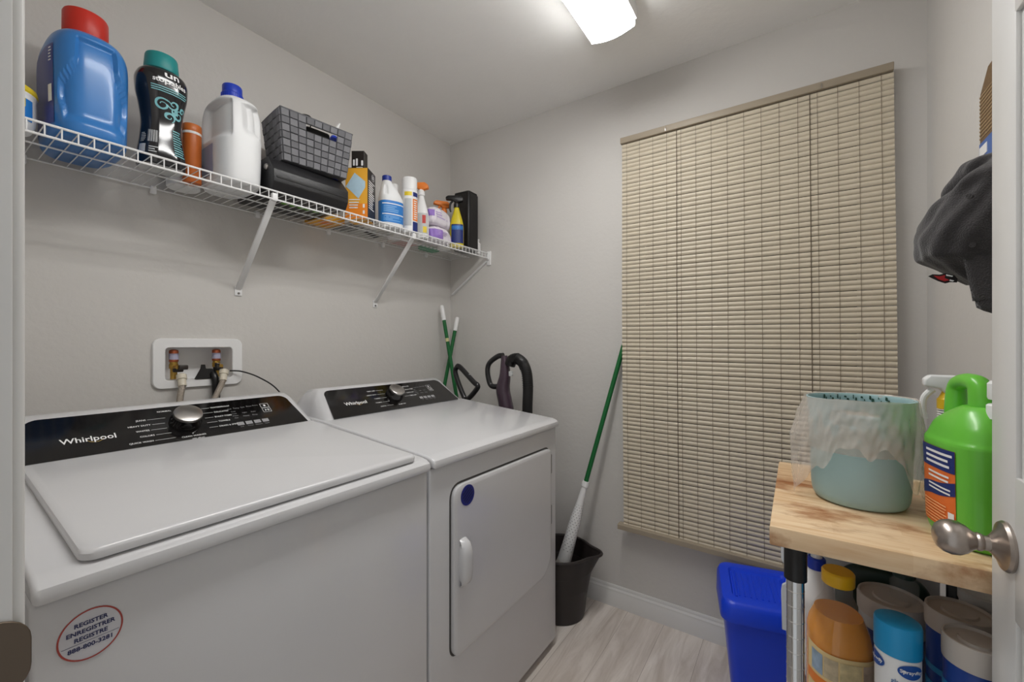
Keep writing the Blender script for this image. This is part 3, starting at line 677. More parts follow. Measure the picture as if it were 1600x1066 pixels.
b = B(); lathe(b, [(.02, .299), (.0305, .299), (.031, .302), (.031, .318), (.0285, .321), (.0285, .326), (.0285, .344), (.027, .347), (0, .347)], (-.005, -.018, 0), 48)
for k in range(30): a = 2 * pi * k / 30; tube(b, [(-.005 + .031 * cos(a), -.018 + .031 * sin(a), .303), (-.005 + .031 * cos(a), -.018 + .031 * sin(a), .317)], .0009, 5)
part('cap', b, BLU, t, 'blue ribbed cap')

# black plastic carry case under the basket
t = place('black_case', 'black plastic case lying flat under the grey woven basket', 'case', .853, 1.567, -1.5, ST + .0048)
b = B(); pr = [(-.137, .026), (-.122, 0), (.13, 0), (.14, .01), (.14, .105), (.125, .117), (-.092, .117), (-.137, .068)]
prism(b, pr, -.138, .138, 'x', .003, 3); part('body', b, mat('case_black', (34, 34, 36), .35, bump=.15, bscale=200), t)
b = B(); prism(b, [(-.1385, .046), (-.1385, .040), (-.1, .040), (-.1, .046)], -.128, .128, 'x'); part('seam', b, BLACKM, t)
b = B(); cyl(b, (-.139, -.095, .085), .0, .0, 4) if False else lathe(b, [(0, -.004), (.010, -.004), (.0105, .002), (.008, .006), (0, .007)], (-.1385, -.09, .082), 20, 'x')
for v in b.verts: v.co.x = -.2770 - v.co.x
part('latch', b, STEEL, t, 'round steel latch')
b = B()
for k in range(5): rect(b, -.05 + .03 * k, -.03 + .03 * k + .004 * (k % 3), -.02, .004, lambda x, y: Vector((x, y, -.0002)))
part('green_marks', b, mat('green_print', (110, 170, 60), .5), t, 'green marks underneath')

# woven basket, tapered, on the case
BZ = ST + .1222
t = thing('woven_basket', 'grey woven strap basket with slot handle standing on the black case', 'basket', (.883, 1.5225, BZ), R(-7))
HB, HT = (.113, .068), (.130, .083); BH = .172
def bp(fc, u, v, w):
    """face fc, u along it 0..1, v up 0..1, w outward"""
    hx = HB[0] + (HT[0] - HB[0]) * v; hy = HB[1] + (HT[1] - HB[1]) * v; s = 2 * u - 1
    p = [(s * hx, -hy - w), (hx + w, s * hy), (-s * hx, hy + w), (-hx - w, -s * hy)][fc]
    return Vector((p[0], p[1], v * BH + .003))
M1, M2 = mat('strap_grey', (116, 116, 120), .6, var=.12, vscale=25, bump=.2, bscale=400), mat('strap_dark', (98, 98, 102), .6, var=.12, vscale=25, bump=.2, bscale=400)
for fc, (nu, nv) in enumerate(((9, 7), (5, 7), (9, 7), (5, 7))):
    b = B()
    for i in range(nu):
        for j in range(nv):
            if fc == 0 and j == nv - 2 and 3 <= i < 7: continue
            over = (i + j) % 2
            g = .025; u0, u1, v0, v1 = (i + (.01 if over else g)) / nu, (i + 1 - (.01 if over else g)) / nu, (j + (g if over else .01)) / nv, (j + 1 - (g if over else .01)) / nv
            mid = .0042 if over else .0034
            vs = [b.verts.new(bp(fc, u, v, w)) for u, v, w in ((u0, v0, .0008), (u1, v0, .0008), (u1, v1, .0008), (u0, v1, .0008))]
            du, dv = (u1 - u0) * .07, (v1 - v0) * .07
            vt = [b.verts.new(bp(fc, u, v, mid)) for u, v in ((u0 + du, v0 + dv), (u1 - du, v0 + dv), (u1 - du, v1 - dv), (u0 + du, v1 - dv))]
            fs = [b.faces.new(vt)] + [b.faces.new((vs[k], vs[(k + 1) % 4], vt[(k + 1) % 4], vt[k])) for k in range(4)]
            for q in fs: q.material_index = over
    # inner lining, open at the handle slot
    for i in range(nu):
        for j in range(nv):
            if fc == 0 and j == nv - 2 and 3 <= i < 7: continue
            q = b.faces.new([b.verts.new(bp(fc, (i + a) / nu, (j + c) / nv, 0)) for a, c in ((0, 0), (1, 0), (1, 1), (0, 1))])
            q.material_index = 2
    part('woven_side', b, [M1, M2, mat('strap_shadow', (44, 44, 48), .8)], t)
b = B(); V = sheet_loft(b, [[bp(f_, u, 0, 0) for f_ in range(4) for u in (0,)]]); b.faces.new(V[0]); part('basket_bottom', b, M2, t)
b = B()
rim = [bp(f_, u, 1, .001) for f_ in range(4) for u in (0, .25, .5, .75)]
tube(b, [p + Vector((0, 0, .001)) for p in rim], .0032, 8, closed=True); part('rim_wire', b, M2, t)
b = B()
for u0, u1, v0, v1 in ((.33, .78, .855, .872), (.33, .78, .705, .716)):
    q = [bp(0, u0, v0, .0046), bp(0, u1, v0, .0046), bp(0, u1, v1, .0046), bp(0, u0, v1, .0046)]; b.faces.new([b.verts.new(p) for p in q])
part('slot_edge', b, BLACKM, t)
# things in the basket
t = thing('glue_bottle', 'white nozzle and blue collar of a bottle poking out of the woven basket', 'bottle', (.9665, 1.488, BZ + .003), R(-20))
b = B(); lathe(b, [(0, 0), (.016, 0), (.018, .003), (.018, .155), (.014, .165), (.010, .170), (0, .170)], seg=24); part('body', b, BLU, t, 'blue body')
b = B(); lathe(b, [(.0, .170), (.010, .170), (.010, .184), (.0075, .186), (.006, .212), (.003, .226), (0, .227)], seg=20)
for v in b.verts: v.co.x += max(0, v.co.z - .180) * .45
part('nozzle', b, WHITEP, t, 'white nozzle')
b = B(); tube(b, [(.80, 1.505, BZ + .05), (.803, 1.49, BZ + .15), (.81, 1.468, BZ + .178), (.826, 1.450, BZ + .183), (.845, 1.447, BZ + .183), (.86, 1.462, BZ + .179), (.865, 1.485, BZ + .15)], .002, 8, smooth=6)
tag(link('cable', b, BLACKM), 'thin black cable looped over the rim of the woven basket', 'cable')
b = B(); lathe(b, [(0, 0), (.015, 0), (.015, .13), (.008, .138), (0, .138)], (.829, 1.499, BZ + .003), 20)
tag(link('blue_bottle', b, BLU), 'blue bottle inside the woven basket behind its slot handle', 'bottle')

b = B(); box(b, -.030, .060, -.052, .02, 0, .160, .010, 3)
o = link('black_pouch', b, mat('pouch_black', (24, 24, 26), .7, bump=.4, bscale=90)); o.location = (.883, 1.5225, BZ + .0035); o.rotation_euler.z = R(-7); tag(o, 'black cloth pouch filling the woven basket behind its slot', 'pouch')
# cleaning cloth carton with small black box on top
AX = -57
t = place('cloth_carton', 'tall yellow and black carton with a pale blue cloth picture beside the woven basket', 'box', 1.098, 1.508, AX)
b = B(); box(b, -.046, .046, -.036, .052, 0, .208, .001, 1); part('carton', b, mat('carton_yellow', (234, 172, 56), .4), t)
b = B(); box(b, .0455, .0468, -.0362, .0522, .0004, .2082); box(b, -.046, .046, -.0362, .0522, .2078, .2086); side = part('side_panel', b, mat('carton_black', (36, 30, 26), .4), t, 'black side panel with white small print')
g = lambda x, y: Vector((.0472, x * 1.15 + .008, y))
b = B(); flat_lines(b, -.03, .028, .045, .155, 12, g, .5); rect(b, -.03, .03, .158, .162, g)
for k in range(16):
    a0, a1 = 2 * pi * k / 16, 2 * pi * (k + 1) / 16; poly(b, [(.012 + .014 * cos(a0), .187 + .014 * sin(a0)), (.012 + .014 * cos(a1), .187 + .014 * sin(a1)), (.012 + .0125 * cos(a1), .187 + .0125 * sin(a1)), (.012 + .0125 * cos(a0), .187 + .0125 * sin(a0))], g)
flat_lines(b, .003, .021, .18, .195, 2, g, .1); part('side_print', b, PRINTW, side)
g = lambda x, y: Vector((x, -.0367, y))
b = B(); poly(b, [(-.044, .132), (-.008, .188), (.036, .152), (.036, .128), (.008, .082), (-.03, .120)], g); part('cloth_picture', b, mat('cloth_blue', (180, 208, 224), .5, var=.12, vscale=60), t, 'pale blue folded cloth picture')
b = B(); rect(b, -.046, .046, .0, .062, lambda x, y: Vector((x, -.0364, y))); part('orange_band', b, mat('carton_orange', (238, 140, 44), .4), t)
b = B(); flat_lines(b, -.03, .012, .04, .072, 3, g, .2); rect(b, .026, .034, .045, .06, g); rect(b, .026, .034, .02, .034, g); rect(b, -.03, .014, .076, .08, g); part('front_print', b, PRINTW, t)
t = thing('small_black_box', 'small black box with white marks standing on top of the yellow carton', 'box', (1.100, 1.512, ST + .2089), R(AX))
b = B(); box(b, -.026, .026, -.02, .02, 0, .078, .001, 1); part('carton', b, mat('carton_black', (36, 30, 26), .4), t)
b = B(); box(b, -.0266, -.0255, -.02, .02, .0005, .0775); part('side_panel', b, mat('box_grey', (150, 144, 136), .5), t, 'grey side')
b = B(); g = lambda x, y: Vector((x, -.0207, y))
for x0, h in ((-.02, .026), (-.008, .03), (.014, .022)): poly(b, rrect(x0, x0 + .008, .016, .016 + h, .003, 3), g)
rect(b, -.006, .02, .008, .0105, g); part('box_print', b, PRINTW, t)
t = place('yellow_pack', 'flat yellow pack lying at the back of the shelf behind the carton', 'box', 1.035, 1.645)
b = B(); box(b, -.052, .052, -.05, .08, 0, .03, .002); part('pack', b, mat('carton_yellow', (234, 172, 56), .4), t)
b = B(); rect(b, -.03, .02, -.02, .03, lambda x, y: Vector((x, y, -.0002))); part('pack_print', b, ORA, t)
t = place('folded_paper', 'folded black and white printed paper lying flat behind the bleach bottle', 'paper', 1.215, 1.645)
b = B(); box(b, -.115, .115, -.078, .082, 0, .007, .001, 1); part('sheet', b, mat('newsprint', (186, 184, 180), .7), t)
b = B()
for k in range(7): rect(b, -.11 + .012 * k, -.105 + .012 * k, -.07, .07 - .01 * (k % 3), lambda x, y: Vector((x, y, -.0002)))
for k in range(4): rect(b, .0 + .026 * k, .016 + .026 * k, -.03 + .01 * k, .0 + .014 * k, lambda x, y: Vector((x, y, -.0002)))
part('sheet_print', b, BLACKM, t, 'black bars')

# bleach bottle
t = place('bleach_bottle', 'white bleach bottle with blue label and dark blue cap', 'bottle', 1.257, 1.505, -18)
lf = Loft([(0, .047, .034, 2.6), (.004, .051, .038, 2.6), (.02, .053, .040, 2.6), (.125, .053, .040, 2.6), (.15, .047, .037, 2.5, -.004), (.185, .032, .029, 2.3, -.012), (.206, .021, .021, 2, -.017), (.213, .019, .019, 2, -.018)], lambda th, z, tt=None: -.005 * smoothstep(.14, .15, z) * smoothstep(.195, .18, z) * smoothstep(-2.5, -2.3, math.atan2(sin(th), cos(th))) * smoothstep(-1.9, -2.05, math.atan2(sin(th), cos(th))))
b = B(); lf.build(b, 72, 7); part('body', b, JUGW, t, smooth=60)
b = B(); lf.patch(b, R(-190), R(10), .022, .118, .0008, 30, 6); lb = part('label', b, LABB, t, 'blue label')
b = B(); lf.patch(b, R(-150), R(-32), .102, .106, .0014, 12, 1); lf.patch(b, R(-150), R(-32), .056, .060, .0014, 12, 1); part('label_bars', b, PRINTW, lb)
b = B(); lines(b, lf, R(-140), R(-50), .066, .097, 4, .0014, rag=.5); part('label_print', b, mat('label_light_blue', (120, 176, 224), .4), lb); b = B(); lines(b, lf, R(-140), R(-50), .028, .052, 4, .0014, rag=.5); part('label_print', b, mat('label_light_blue', (120, 176, 224), .4), lb)
b = B(); lathe(b, [(0, .212), (.0205, .212), (.0205, .232), (.019, .234), (0, .234)], (-.018, 0, 0), 32); part('cap', b, mat('dark_blue_cap', (24, 48, 140), .4), t, 'dark blue cap')

# aerosol with orange stripe, sprayer behind it, white-capped bottle behind the bleach
t = place('aerosol_can', 'white spray can with orange panel and tall white cap next to bleach', 'spray can', 1.356, 1.492)
lf = Loft([(0, .034, .034), (.003, .0365, .0365), (.008, .0365, .0365), (.19, .0365, .0365), (.2, .034, .034), (.205, .030, .030)])
b = B(); lf.build(b, 48, 4); part('can', b, WHITEP, t)
b = B(); lathe(b, [(0, .2), (.0345, .2), (.0345, .252), (.032, .257), (0, .257)], seg=40); part('cap', b, WHITEP, t)
T0 = R(-108)
for nm, m, a, c, z0, z1 in (('label_panel', ORA, -2, 46, .055, .155), ('label_stripe', LABY, -62, -8, .168, .186), ('label_stripe', NAVY, 0, 46, .166, .186), ('label_stripe', NAVY, -2, 52, .006, .05), ('label_panel', GREYP, -62, -10, .03, .155)):
    b = B(); lf.patch(b, T0 + R(a), T0 + R(c), z0, z1, .0008, 10, 2); part(nm, b, m, t)
b = B(); lines(b, lf, T0 + R(6), T0 + R(38), .06, .15, 9, .0014); part('label_print', b, PRINTW, t)
def sprayer(name, label, x, y, rz, body, headm, h, lab, s=1.0, z=None, hk=1.0, rx=.036, ry=.026):
    t = place(name, label, 'spray bottle', x, y, rz, z)
    lf = Loft([(0, rx * .93, ry * .93, 2.4), (.004, rx, ry, 2.4), (h * .45, rx, ry, 2.4), (h * .62, rx * .86, ry * .9, 2.3), (h * .82, rx * .52, ry * .62, 2.1), (h * .93, .013, .013, 2), (h, .012, .012, 2)])
    b = B(); lf.build(b, 56, 7); part('body', b, body, t, smooth=60)
    b = B(); lathe(b, [(0, h - .012), (.0165, h - .012), (.0165, h + .006), (.014, h + .009), (.009, h + .022), (0, h + .022)], seg=28)
    part('neck_ring', b, lab.get('neck', headm), t)
    b = B(); prism(b, [(u * hk, h + w) for u, w in ((-.058, .030), (-.058, .044), (-.045, .052), (.018, .052), (.034, .040), (.036, .022), (.012, .016), (-.01, .016), (-.02, .026))], -.0115, .0115, 'y', .004, 3); part('trigger_head', b, headm, t)
    b = B(); tube(b, [(-.022, 0, h + .024), (-.034, 0, h + .008), (-.036, 0, h - .016), (-.032, 0, h - .034)], [.006, .0055, .005, .004], 10, smooth=4); part('trigger', b, lab.get('trig', headm), t)
    for nm, m, a, c, z0, z1 in lab.get('patches', ()):
        b = B(); lf.patch(b, R(a), R(c), z0, z1, .0009, 14, 8); part(nm, b, m, t)
    return t, lf
sprayer('spray_bottle', 'white trigger spray bottle with orange head just behind the aerosol can', 1.452, 1.515, -60, WHITEP, ORA, .222, dict(neck=WHITEP, trig=WHITEP, patches=(('label', GREYP, -160, -20, .02, .12), ('label_patch', RED, -75, -45, .07, .11), ('label_patch', LABY, -70, -35, .025, .055))))
t = place('white_bottle', 'white bottle whose cap shows between bleach bottle and spray can', 'bottle', 1.378, 1.625)
b = B(); lathe(b, [(0, 0), (.03, 0), (.032, .004), (.032, .2), (.02, .225), (.016, .23), (0, .23)], seg=36); part('body', b, WHITEP, t)
b = B(); lathe(b, [(0, .23), (.019, .23), (.019, .262), (.017, .265), (0, .265)], seg=30); part('cap', b, WHITEP, t)

# packs of wipes
def wipes(label, x, y, z, rz, tilt, hh, seed):
    t = thing('wipes_pack', label, 'wipes', (x, y, z), R(rz), 'lilac wipes packs on the shelf'); t.rotation_euler.y = R(tilt)
    rnd = random.Random(seed); ph = [rnd.random() * 6 for _ in range(6)]
    def dp(th, zz, tt=None): return .0022 * (sin(5 * th + ph[0]) * sin(zz * 90 + ph[1]) + .7 * sin(11 * th + ph[2] + zz * 60) + .5 * sin(17 * th + ph[3]))
    lf = Loft([(0, .055, .036, 3.2), (.004, .068, .046, 3.4), (.02, .077, .054, 3.4), (hh * .55, .077, .054, 3.2), (hh * .85, .068, .046, 3), (hh, .048, .03, 2.8)], dp)
    b = B(); lf.build(b, 90, 7); part('pack', b, mat('wipes_film', (226, 220, 228), .3, bump=.5, bscale=40), t, smooth=60)
    b = B(); lf.patch(b, R(-176), R(-135) if seed == 1 else R(-95), .012 if seed == 2 else .035, hh * .75, .0014, 14, 6); part('lilac_panel', b, PURP, t, 'lilac panel'); b = B(); lf.patch(b, R(-45), R(-22), .012, hh * .6, .0014, 10, 6); part('lilac_corner', b, PURP, t, 'lilac corner')
    b = B(); lines(b, lf, R(-130), R(-60), .03, hh * .7, 3, .0016, rag=.6); part('pack_print', b, mat('pale_lilac', (186, 166, 212), .5), t)
wipes('lower pack of lilac and white wipes lying on the wire shelf', 1.566, 1.525, ST, 8, 0, .078, 2)
wipes('upper pack of lilac and white wipes tilted on the one below', 1.562, 1.53, ST + .082, 6, 4, .092, 1)
t = place('red_packet', 'red and white flat packet at the back under the wipes', 'packet', 1.49, 1.66)
b = B(); box(b, -.075, .06, -.045, .065, 0, .016, .002); part('packet', b, mat('packet_white', (214, 206, 200), .5), t)
b = B()
for k in range(4): rect(b, -.065 + .028 * k, -.048 + .028 * k, -.035, .05, lambda x, y: Vector((x, y, -.0002)))
part('red_bars', b, RED, t)
b = B(); lf = Loft([(0, .06, .03, 3), (.003, .064, .034, 3), (.012, .064, .034, 3), (.018, .056, .026, 3)], lambda th, z, tt=None: .002 * sin(7 * th)); lf.build(b, 40, 4)
o = link('green_sponge', b, mat('sponge_green', (40, 140, 90), .7)); o.location = (1.66, 1.675, ST); tag(o, 'flat green sponge seen through the wires at the right end of the shelf', 'sponge')
sprayer('spray_bottle', 'spray bottle whose orange head peeks over the wipes packs', 1.70, 1.598, -30, WHITEP, ORA, .215, dict(neck=ORA))
sprayer('spray_bottle', 'yellow spray bottle with a black trigger head and navy label', 1.692, 1.499, -55, mat('yellow_bottle', (214, 196, 40), .35), BLACKP, .225, dict(patches=(('label', NAVY, -130, -18, .02, .12), ('label_patch', LABB, -125, -25, .09, .112))), rx=.037)
t = place('black_canister', 'tall black rectangular container at the far end of the shelf', 'container', 1.796, 1.523, 3)
b = B(); prism(b, rrect(-.046, .046, -.055, .055, .014, 5), 0, .312, 'z', .004, 2); part('body', b, mat('black_satin', (24, 22, 22), .38), t)
b = B(); prism(b, rrect(-.043, .043, -.052, .052, .014, 5), .312, .322, 'z', .003, 2); part('lid', b, BLACKM, t)
t = place('small_white_bottle', 'small white bottle by the end bracket right of the black container', 'bottle', 1.872, 1.505)
b = B(); lathe(b, [(0, 0), (.019, 0), (.02, .003), (.02, .055), (.012, .066), (0, .066)], seg=28); part('body', b, WHITEP, t)
b = B(); lathe(b, [(0, .066), (.013, .066), (.013, .082), (0, .083)], seg=24); part('cap', b, WHITEP, t)

# ------------------------------------------------------------------ corner: broom handles and vacuums
GRN = mat('green_pole', (18, 100, 48), .35)
def pole(label, a, c, tipl):
    a, c = Vector(a), Vector(c); t = thing('broom_handle', label, 'broom handle', c, 0, 'green poles in the corner')
    d = (a - c); L_ = d.length; d.normalize()
    b = B(); tube(b, [Vector((0, 0, 0)), d * (L_ - tipl)], .0105, 16); part('pole', b, GRN, t)
    b = B(); tube(b, [d * (L_ - tipl - .002), d * (L_ - .006), d * L_], [.0125, .0125, .009], 16); part('grip', b, WHITEP, t, 'white end grip')
    return t, d, L_
p_, d, L_ = pole('taller green pole with white end leaning left in the corner', (1.788, 1.700, 1.452), (1.838, 1.428, .012), .085)
b = B(); m = d * (L_ * .855); tube(b, [m, m + d * .02], .0108, 16); part('pole_sticker', b, mat('sticker_cream', (196, 190, 140), .5), p_, 'small pale sticker')
pole('shorter green pole with white end leaning right against the far wall', (1.885, 1.664, 1.387), (1.55, 1.712, .012), .08)

DARK = mat('vacuum_black', (30, 29, 31), .3, coat=.2)
t = thing('stick_vacuum', 'black triangular loop handle rising behind the dryer next to the green poles', 'vacuum', (1.70, 1.44, 0))
o = Vector((1.70, 1.44, 0)); q = lambda x, y, X=1.70: on_x(x, y, X) - o
b = B(); tube(b, [q(714, 574), q(719, 574), q(740, 597), q(746, 602), q(745, 608), q(733, 622), q(726, 622), q(712, 585)], .0135, 12, closed=True, smooth=4); part('loop_handle', b, DARK, t)
b = B(); tube(b, [q(729, 620), q(730, 640), Vector((0, .0, .7)), Vector((0, 0, .12))], [.017, .017, .016, .016], 14, smooth=4); part('tube', b, BLACKP, t)
b = B(); tube(b, [q(733, 585), q(735, 594)], .006, 8); part('release_button', b, GREYP, t)
b = B(); prism(b, rrect(-.05, .06, -.12, .12, .03), .004, .06, 'z', .01, 2); part('floor_head', b, BLACKP, t)
t = thing('upright_vacuum', 'upright vacuum with purple grip and black ribbed hose behind the dryer', 'vacuum', (1.70, 1.16, 0))
o = Vector((1.70, 1.16, 0))
b = B(); tube(b, [q(786, 556), q(778, 557), q(766, 566), q(762, 576), q(763, 590), q(768, 603), q(781, 604)], [.015, .0135, .013, .013, .013, .0135, .014], 12, smooth=5); part('loop_handle', b, DARK, t)
PUR = mat('purple_plastic', (66, 50, 62), .3, coat=.3)
b = B(); tube(b, [q(788, 556), q(789, 570), q(789, 588), q(786, 608), q(789, 626), q(792, 645), Vector((0, .03, .86))], [.015, .022, .028, .035, .035, .036, .038], 18, smooth=5); part('grip', b, PUR, t, 'purple grip')
b = B(); box(b, -.012, .004, -.008, .008, -.012, .012, .002, M=Matrix.Translation(q(799, 584, 1.685))); part('grip_label', b, GREYP, t)
hp = [q(797, 570), q(800, 562), q(808, 560), q(817, 567), q(823, 582), q(825, 605), q(824, 640), Vector((.02, -.09, .8)), Vector((.02, -.08, .5))]
b = B(); tube(b, hp, .0245, 18, smooth=8); 
part('suction_hose', b, BLACKM, t, 'black suction hose')
b = B()
P0 = [hp[0]] + hp[1:6]
for k in range(34):                                              # ribs along the bend
    u = k / 33 * 5; i = min(int(u), 4); f = u - i; p = P0[i].lerp(P0[i + 1], f); dd = (P0[i + 1] - P0[i]).normalized() if f < .5 or i == 4 else (P0[min(i + 2, 5)] - P0[i]).normalized()
    tube(b, [p - dd * .0016, p + dd * .0016], .0268, 18)
part('hose_ribs', b, BLACKP, t)
b = B(); Loft([(.08, .09, .10, 2.6), (.1, .095, .11, 2.6), (.4, .085, .095, 2.5), (.7, .06, .06, 2.3), (.86, .04, .04, 2)]).build(b); part('body', b, PUR, t)
b = B(); prism(b, rrect(-.16, .12, -.14, .14, .03), .004, .085, 'z', .012, 2); part('floor_head', b, BLACKP, t)

# ------------------------------------------------------------------ bucket and twist mop
t = thing('mop_bucket', 'dark brown plastic bucket with pouring lip beside the dryer', 'bucket', (1.732, .902, 0))
def spout(th, z):
    a = math.degrees(math.atan2(sin(th - R(-72)), cos(th - R(-72)))); return .048 * math.exp(-(a / 17) ** 2) * smoothstep(.17, .285, z)
def ring(r, z, sp=True): return [Vector(((r + (spout(2 * pi * k / 96, z) if sp else 0)) * cos(2 * pi * k / 96), (r + (spout(2 * pi * k / 96, z) if sp else 0)) * sin(2 * pi * k / 96), z - (.0 if not sp else -.000))) for k in range(96)]
b = B(); V = sheet_loft(b, [ring(.104, 0), ring(.110, .004), ring(.113, .02), ring(.126, .20), ring(.128, .205), ring(.133, .208), ring(.138, .285), ring(.135, .287), ring(.130, .21), ring(.108, .02), ring(.1, .012)])
b.faces.new(V[0][::-1]); b.faces.new(V[-1]); bmesh.ops.recalc_face_normals(b, faces=b.faces)
BK = mat('bucket_brown', (48, 43, 42), .45); part('bucket', b, BK, t)
b = B(); tube(b, [p + Vector((0, 0, .0)) for p in ring(.140, .287)][::1], .0065, 8, closed=True); part('rim', b, BK, t)
b = B(); hb = [Vector((.140 * cos(a), .140 * sin(a), .268 - .0 * abs(sin(a)))) for a in [R(x) for x in range(12, 169, 6)]]
tube(b, [Vector((p.x * 1.04, p.y * 1.04, p.z - .004)) for p in hb], .0035, 8); part('bail', b, STEEL, t, 'wire bail handle')
A, Cc = Vector((1.884, .655, 1.225)), Vector((1.706, .930, .035)); d = A - Cc; ML = d.length; d.normalize()
t = thing('twist_mop', 'green-handled mop with white lattice collar standing in the bucket against the wall', 'mop', Cc)
b = B(); tube(b, [d * (ML * .47), d * ML], .0105, 18); part('pole', b, GRN, t, 'green pole')
b = B(); k = [(.475, .0145), (.465, .0165), (.455, .0165), (.452, .013), (.40, .0155), (.36, .021), (.33, .0245), (.26, .027), (.18, .031), (.16, .031)]
tube(b, [d * (ML * a) for a, r in k], [r for a, r in k], 28); part('wringer_collar', b, WHITEP, t, 'white lattice wringer collar')
b = B(); N0 = d.orthogonal().normalized(); B0 = d.cross(N0)
def colr(a):
    for (a0, r0), (a1, r1) in zip(k, k[1:]):
        if a1 <= a <= a0: return r0 + (r1 - r0) * (a0 - a) / (a0 - a1)
    return .03
for i in range(20):
    for j in range(10):
        a = .385 - .009 * i; th = 2 * pi * (j + .5 * (i % 2)) / 10; r = colr(a) + .0004; w = .09 + .02 * (i % 3); h = .0017
        P = lambda s, e: d * (ML * a + e) + (N0 * cos(th + s) + B0 * sin(th + s)) * r
        b.faces.new([b.verts.new(P(*x)) for x in ((-w, 0), (0, -h), (w, 0), (0, h))])
part('lattice_holes', b, mat('hole_grey', (70, 68, 66), .7), t)
b = B()
for i in range(26):
    a = 2 * pi * i / 26; o1 = (N0 * cos(a) + B0 * sin(a)); tube(b, [d * (ML * .17) + o1 * .026, d * (ML * .09) + o1 * .038, Vector((0, 0, .02)) + Vector((o1.x, o1.y, 0)) * .05 + Vector((.012, -.012, 0))], .006, 6, smooth=3)
part('mop_strands', b, mat('mop_white', (206, 202, 196), .8), t)

# ------------------------------------------------------------------ roll-up blind on the far wall
t = thing('roll_up_blind', 'tan slatted roll-up blind covering the window on the far wall', 'blind', (WB, .195, 2.17))
o = Vector((WB, .195, 2.17)); TAN = mat('blind_vinyl', (200, 189, 169), .42); TAN2 = mat('blind_rail', (158, 146, 128), .45)
b = B(); box(b, -.052, -.012, -.464, .469, -.030, -.003, .003); box(b, -.012, 0, -.20, -.17, -.028, -.005); box(b, -.012, 0, .25, .28, -.028, -.005); part('head_rail', b, TAN2, t)
NS = 94; Z0, Z1 = 2.128, .414
b = B()
for i in range(NS):
    v = i / (NS - 1); z = Z0 + (Z1 - Z0) * v; sh_ = -.014 * v; dx = -.010 * sin(pi * v) ** 2 - .012 * v; h = .0086
    prof = [(-.0034, -.0004), (-.0032, .0022), (-.0018, .0064), (.0004, h), (.0018, .004), (.0018, -.004), (.0012, -h), (-.0002, -.0072), (-.0026, -.0030)]
    vs = []
    for y, tl in ((.658, 0), (-.269, -.004 - .013 * v)):
        yy = y + sh_ * .9 - (.0 if y > 0 else .0); jj = .0006 * sin(i * 2.3 + (1 if y > 0 else 2.1))
        vs.append([b.verts.new(Vector((1.871 + dx + p[0], yy, z + p[1] + jj + (.0 if y > 0 else -.013 * v))) - o) for p in prof])
    b.faces.new(vs[0]); b.faces.new(vs[1][::-1])
    for k_ in range(len(prof)): b.faces.new((vs[0][k_], vs[1][k_], vs[1][(k_ + 1) % len(prof)], vs[0][(k_ + 1) % len(prof)]))
bmesh.ops.recalc_face_normals(b, faces=b.faces); part('slats', b, TAN, t, 'pale tan slats', smooth=50)
def cordline(y, r, b):
    pts = []
    for k_ in range(13):
        v = k_ / 12; pts.append(Vector((1.871 - .010 * sin(pi * v) ** 2 - .012 * v - .0036, y - .014 * v * .9, 2.14 + (.402 - 2.14) * v - (.658 - y) / .927 * .013 * v)) - o)
    tube(b, pts, r, 6)
b = B()
for k_ in range(16): cordline(.636 - .0582 * k_, .0007, b)
part('strings', b, mat('blind_string', (120, 108, 90), .7), t)
b = B()
for px in (1057, 1265): cordline(on_x(px, 260, 1.868).y, .0014, b)
part('lift_cord', b, mat('blind_cord', (100, 88, 72), .7), t)
b = B(); bz = .398
vs = []
for y, z in ((.668, .408), (-.284, .392)): vs.append([b.verts.new(Vector((x, y, z + dz)) - o) for x, dz in ((1.838, -.012), (1.838, .008), (1.843, .011), (1.872, .011), (1.876, -.012))])
b.faces.new(vs[0]); b.faces.new(vs[1][::-1])
for k_ in range(5): b.faces.new((vs[0][k_], vs[1][k_], vs[1][(k_ + 1) % 5], vs[0][(k_ + 1) % 5]))
bmesh.ops.recalc_face_normals(b, faces=b.faces); part('bottom_rail', b, TAN2, t)
for px, py in ((1043, 195), (1283, 124)):
    p = on_x(px, py, 1.893) - o; b = B(); tube(b, [Vector((0, p.y, .014)), Vector((-.02, p.y, .012)), Vector((-.026, p.y, .006)), Vector((-.02, p.y, -.002)), Vector((-.03, p.y, -.004)), Vector((-.053, p.y, -.012)), Vector((-.054, p.y, -.028))], .0016, 6, smooth=3); part('hook', b, STEEL, t)

# ------------------------------------------------------------------ blue bin
t = thing('waste_bin', 'small bright blue plastic bin with a sloped lid under the blind', 'bin', (1.706, .105, 0), R(12.5))
BLB = mat('bin_blue', (18, 66, 222), .34)
def rr3(hx, hy, z, r=.03): return [Vector((x, y, z)) for x, y in rrect(-hx, hx, -hy, hy, r, 6)]
b = B(); V = sheet_loft(b, [rr3(.062, .085, 0), rr3(.066, .089, .004), rr3(.102, .118, .305), rr3(.103, .119, .322), rr3(.099, .115, .322), rr3(.062, .084, .01)])
b.faces.new(V[0][::-1]); b.faces.new(V[-1]); bmesh.ops.recalc_face_normals(b, faces=b.faces); part('body', b, BLB, t)
def sl(p, k=1): return Vector((p.x, p.y, p.z + (p.x + .11) * .17 * k))
b = B(); V = sheet_loft(b, [rr3(.110, .126, .300, .035), rr3(.116, .131, .300, .038), rr3(.117, .132, .304, .038), [sl(p, .9) for p in rr3(.114, .130, .348, .038)], [sl(p) for p in rr3(.108, .124, .360, .036)], [sl(p) for p in rr3(.098, .114, .364, .03)], [sl(p) for p in rr3(.078, .094, .365, .02)], [sl(p) for p in rr3(.073, .089, .357, .018)]])
b.faces.new(V[-1]); b.faces.new(V[0][::-1]); bmesh.ops.recalc_face_normals(b, faces=b.faces); lid = part('lid', b, BLB, t)
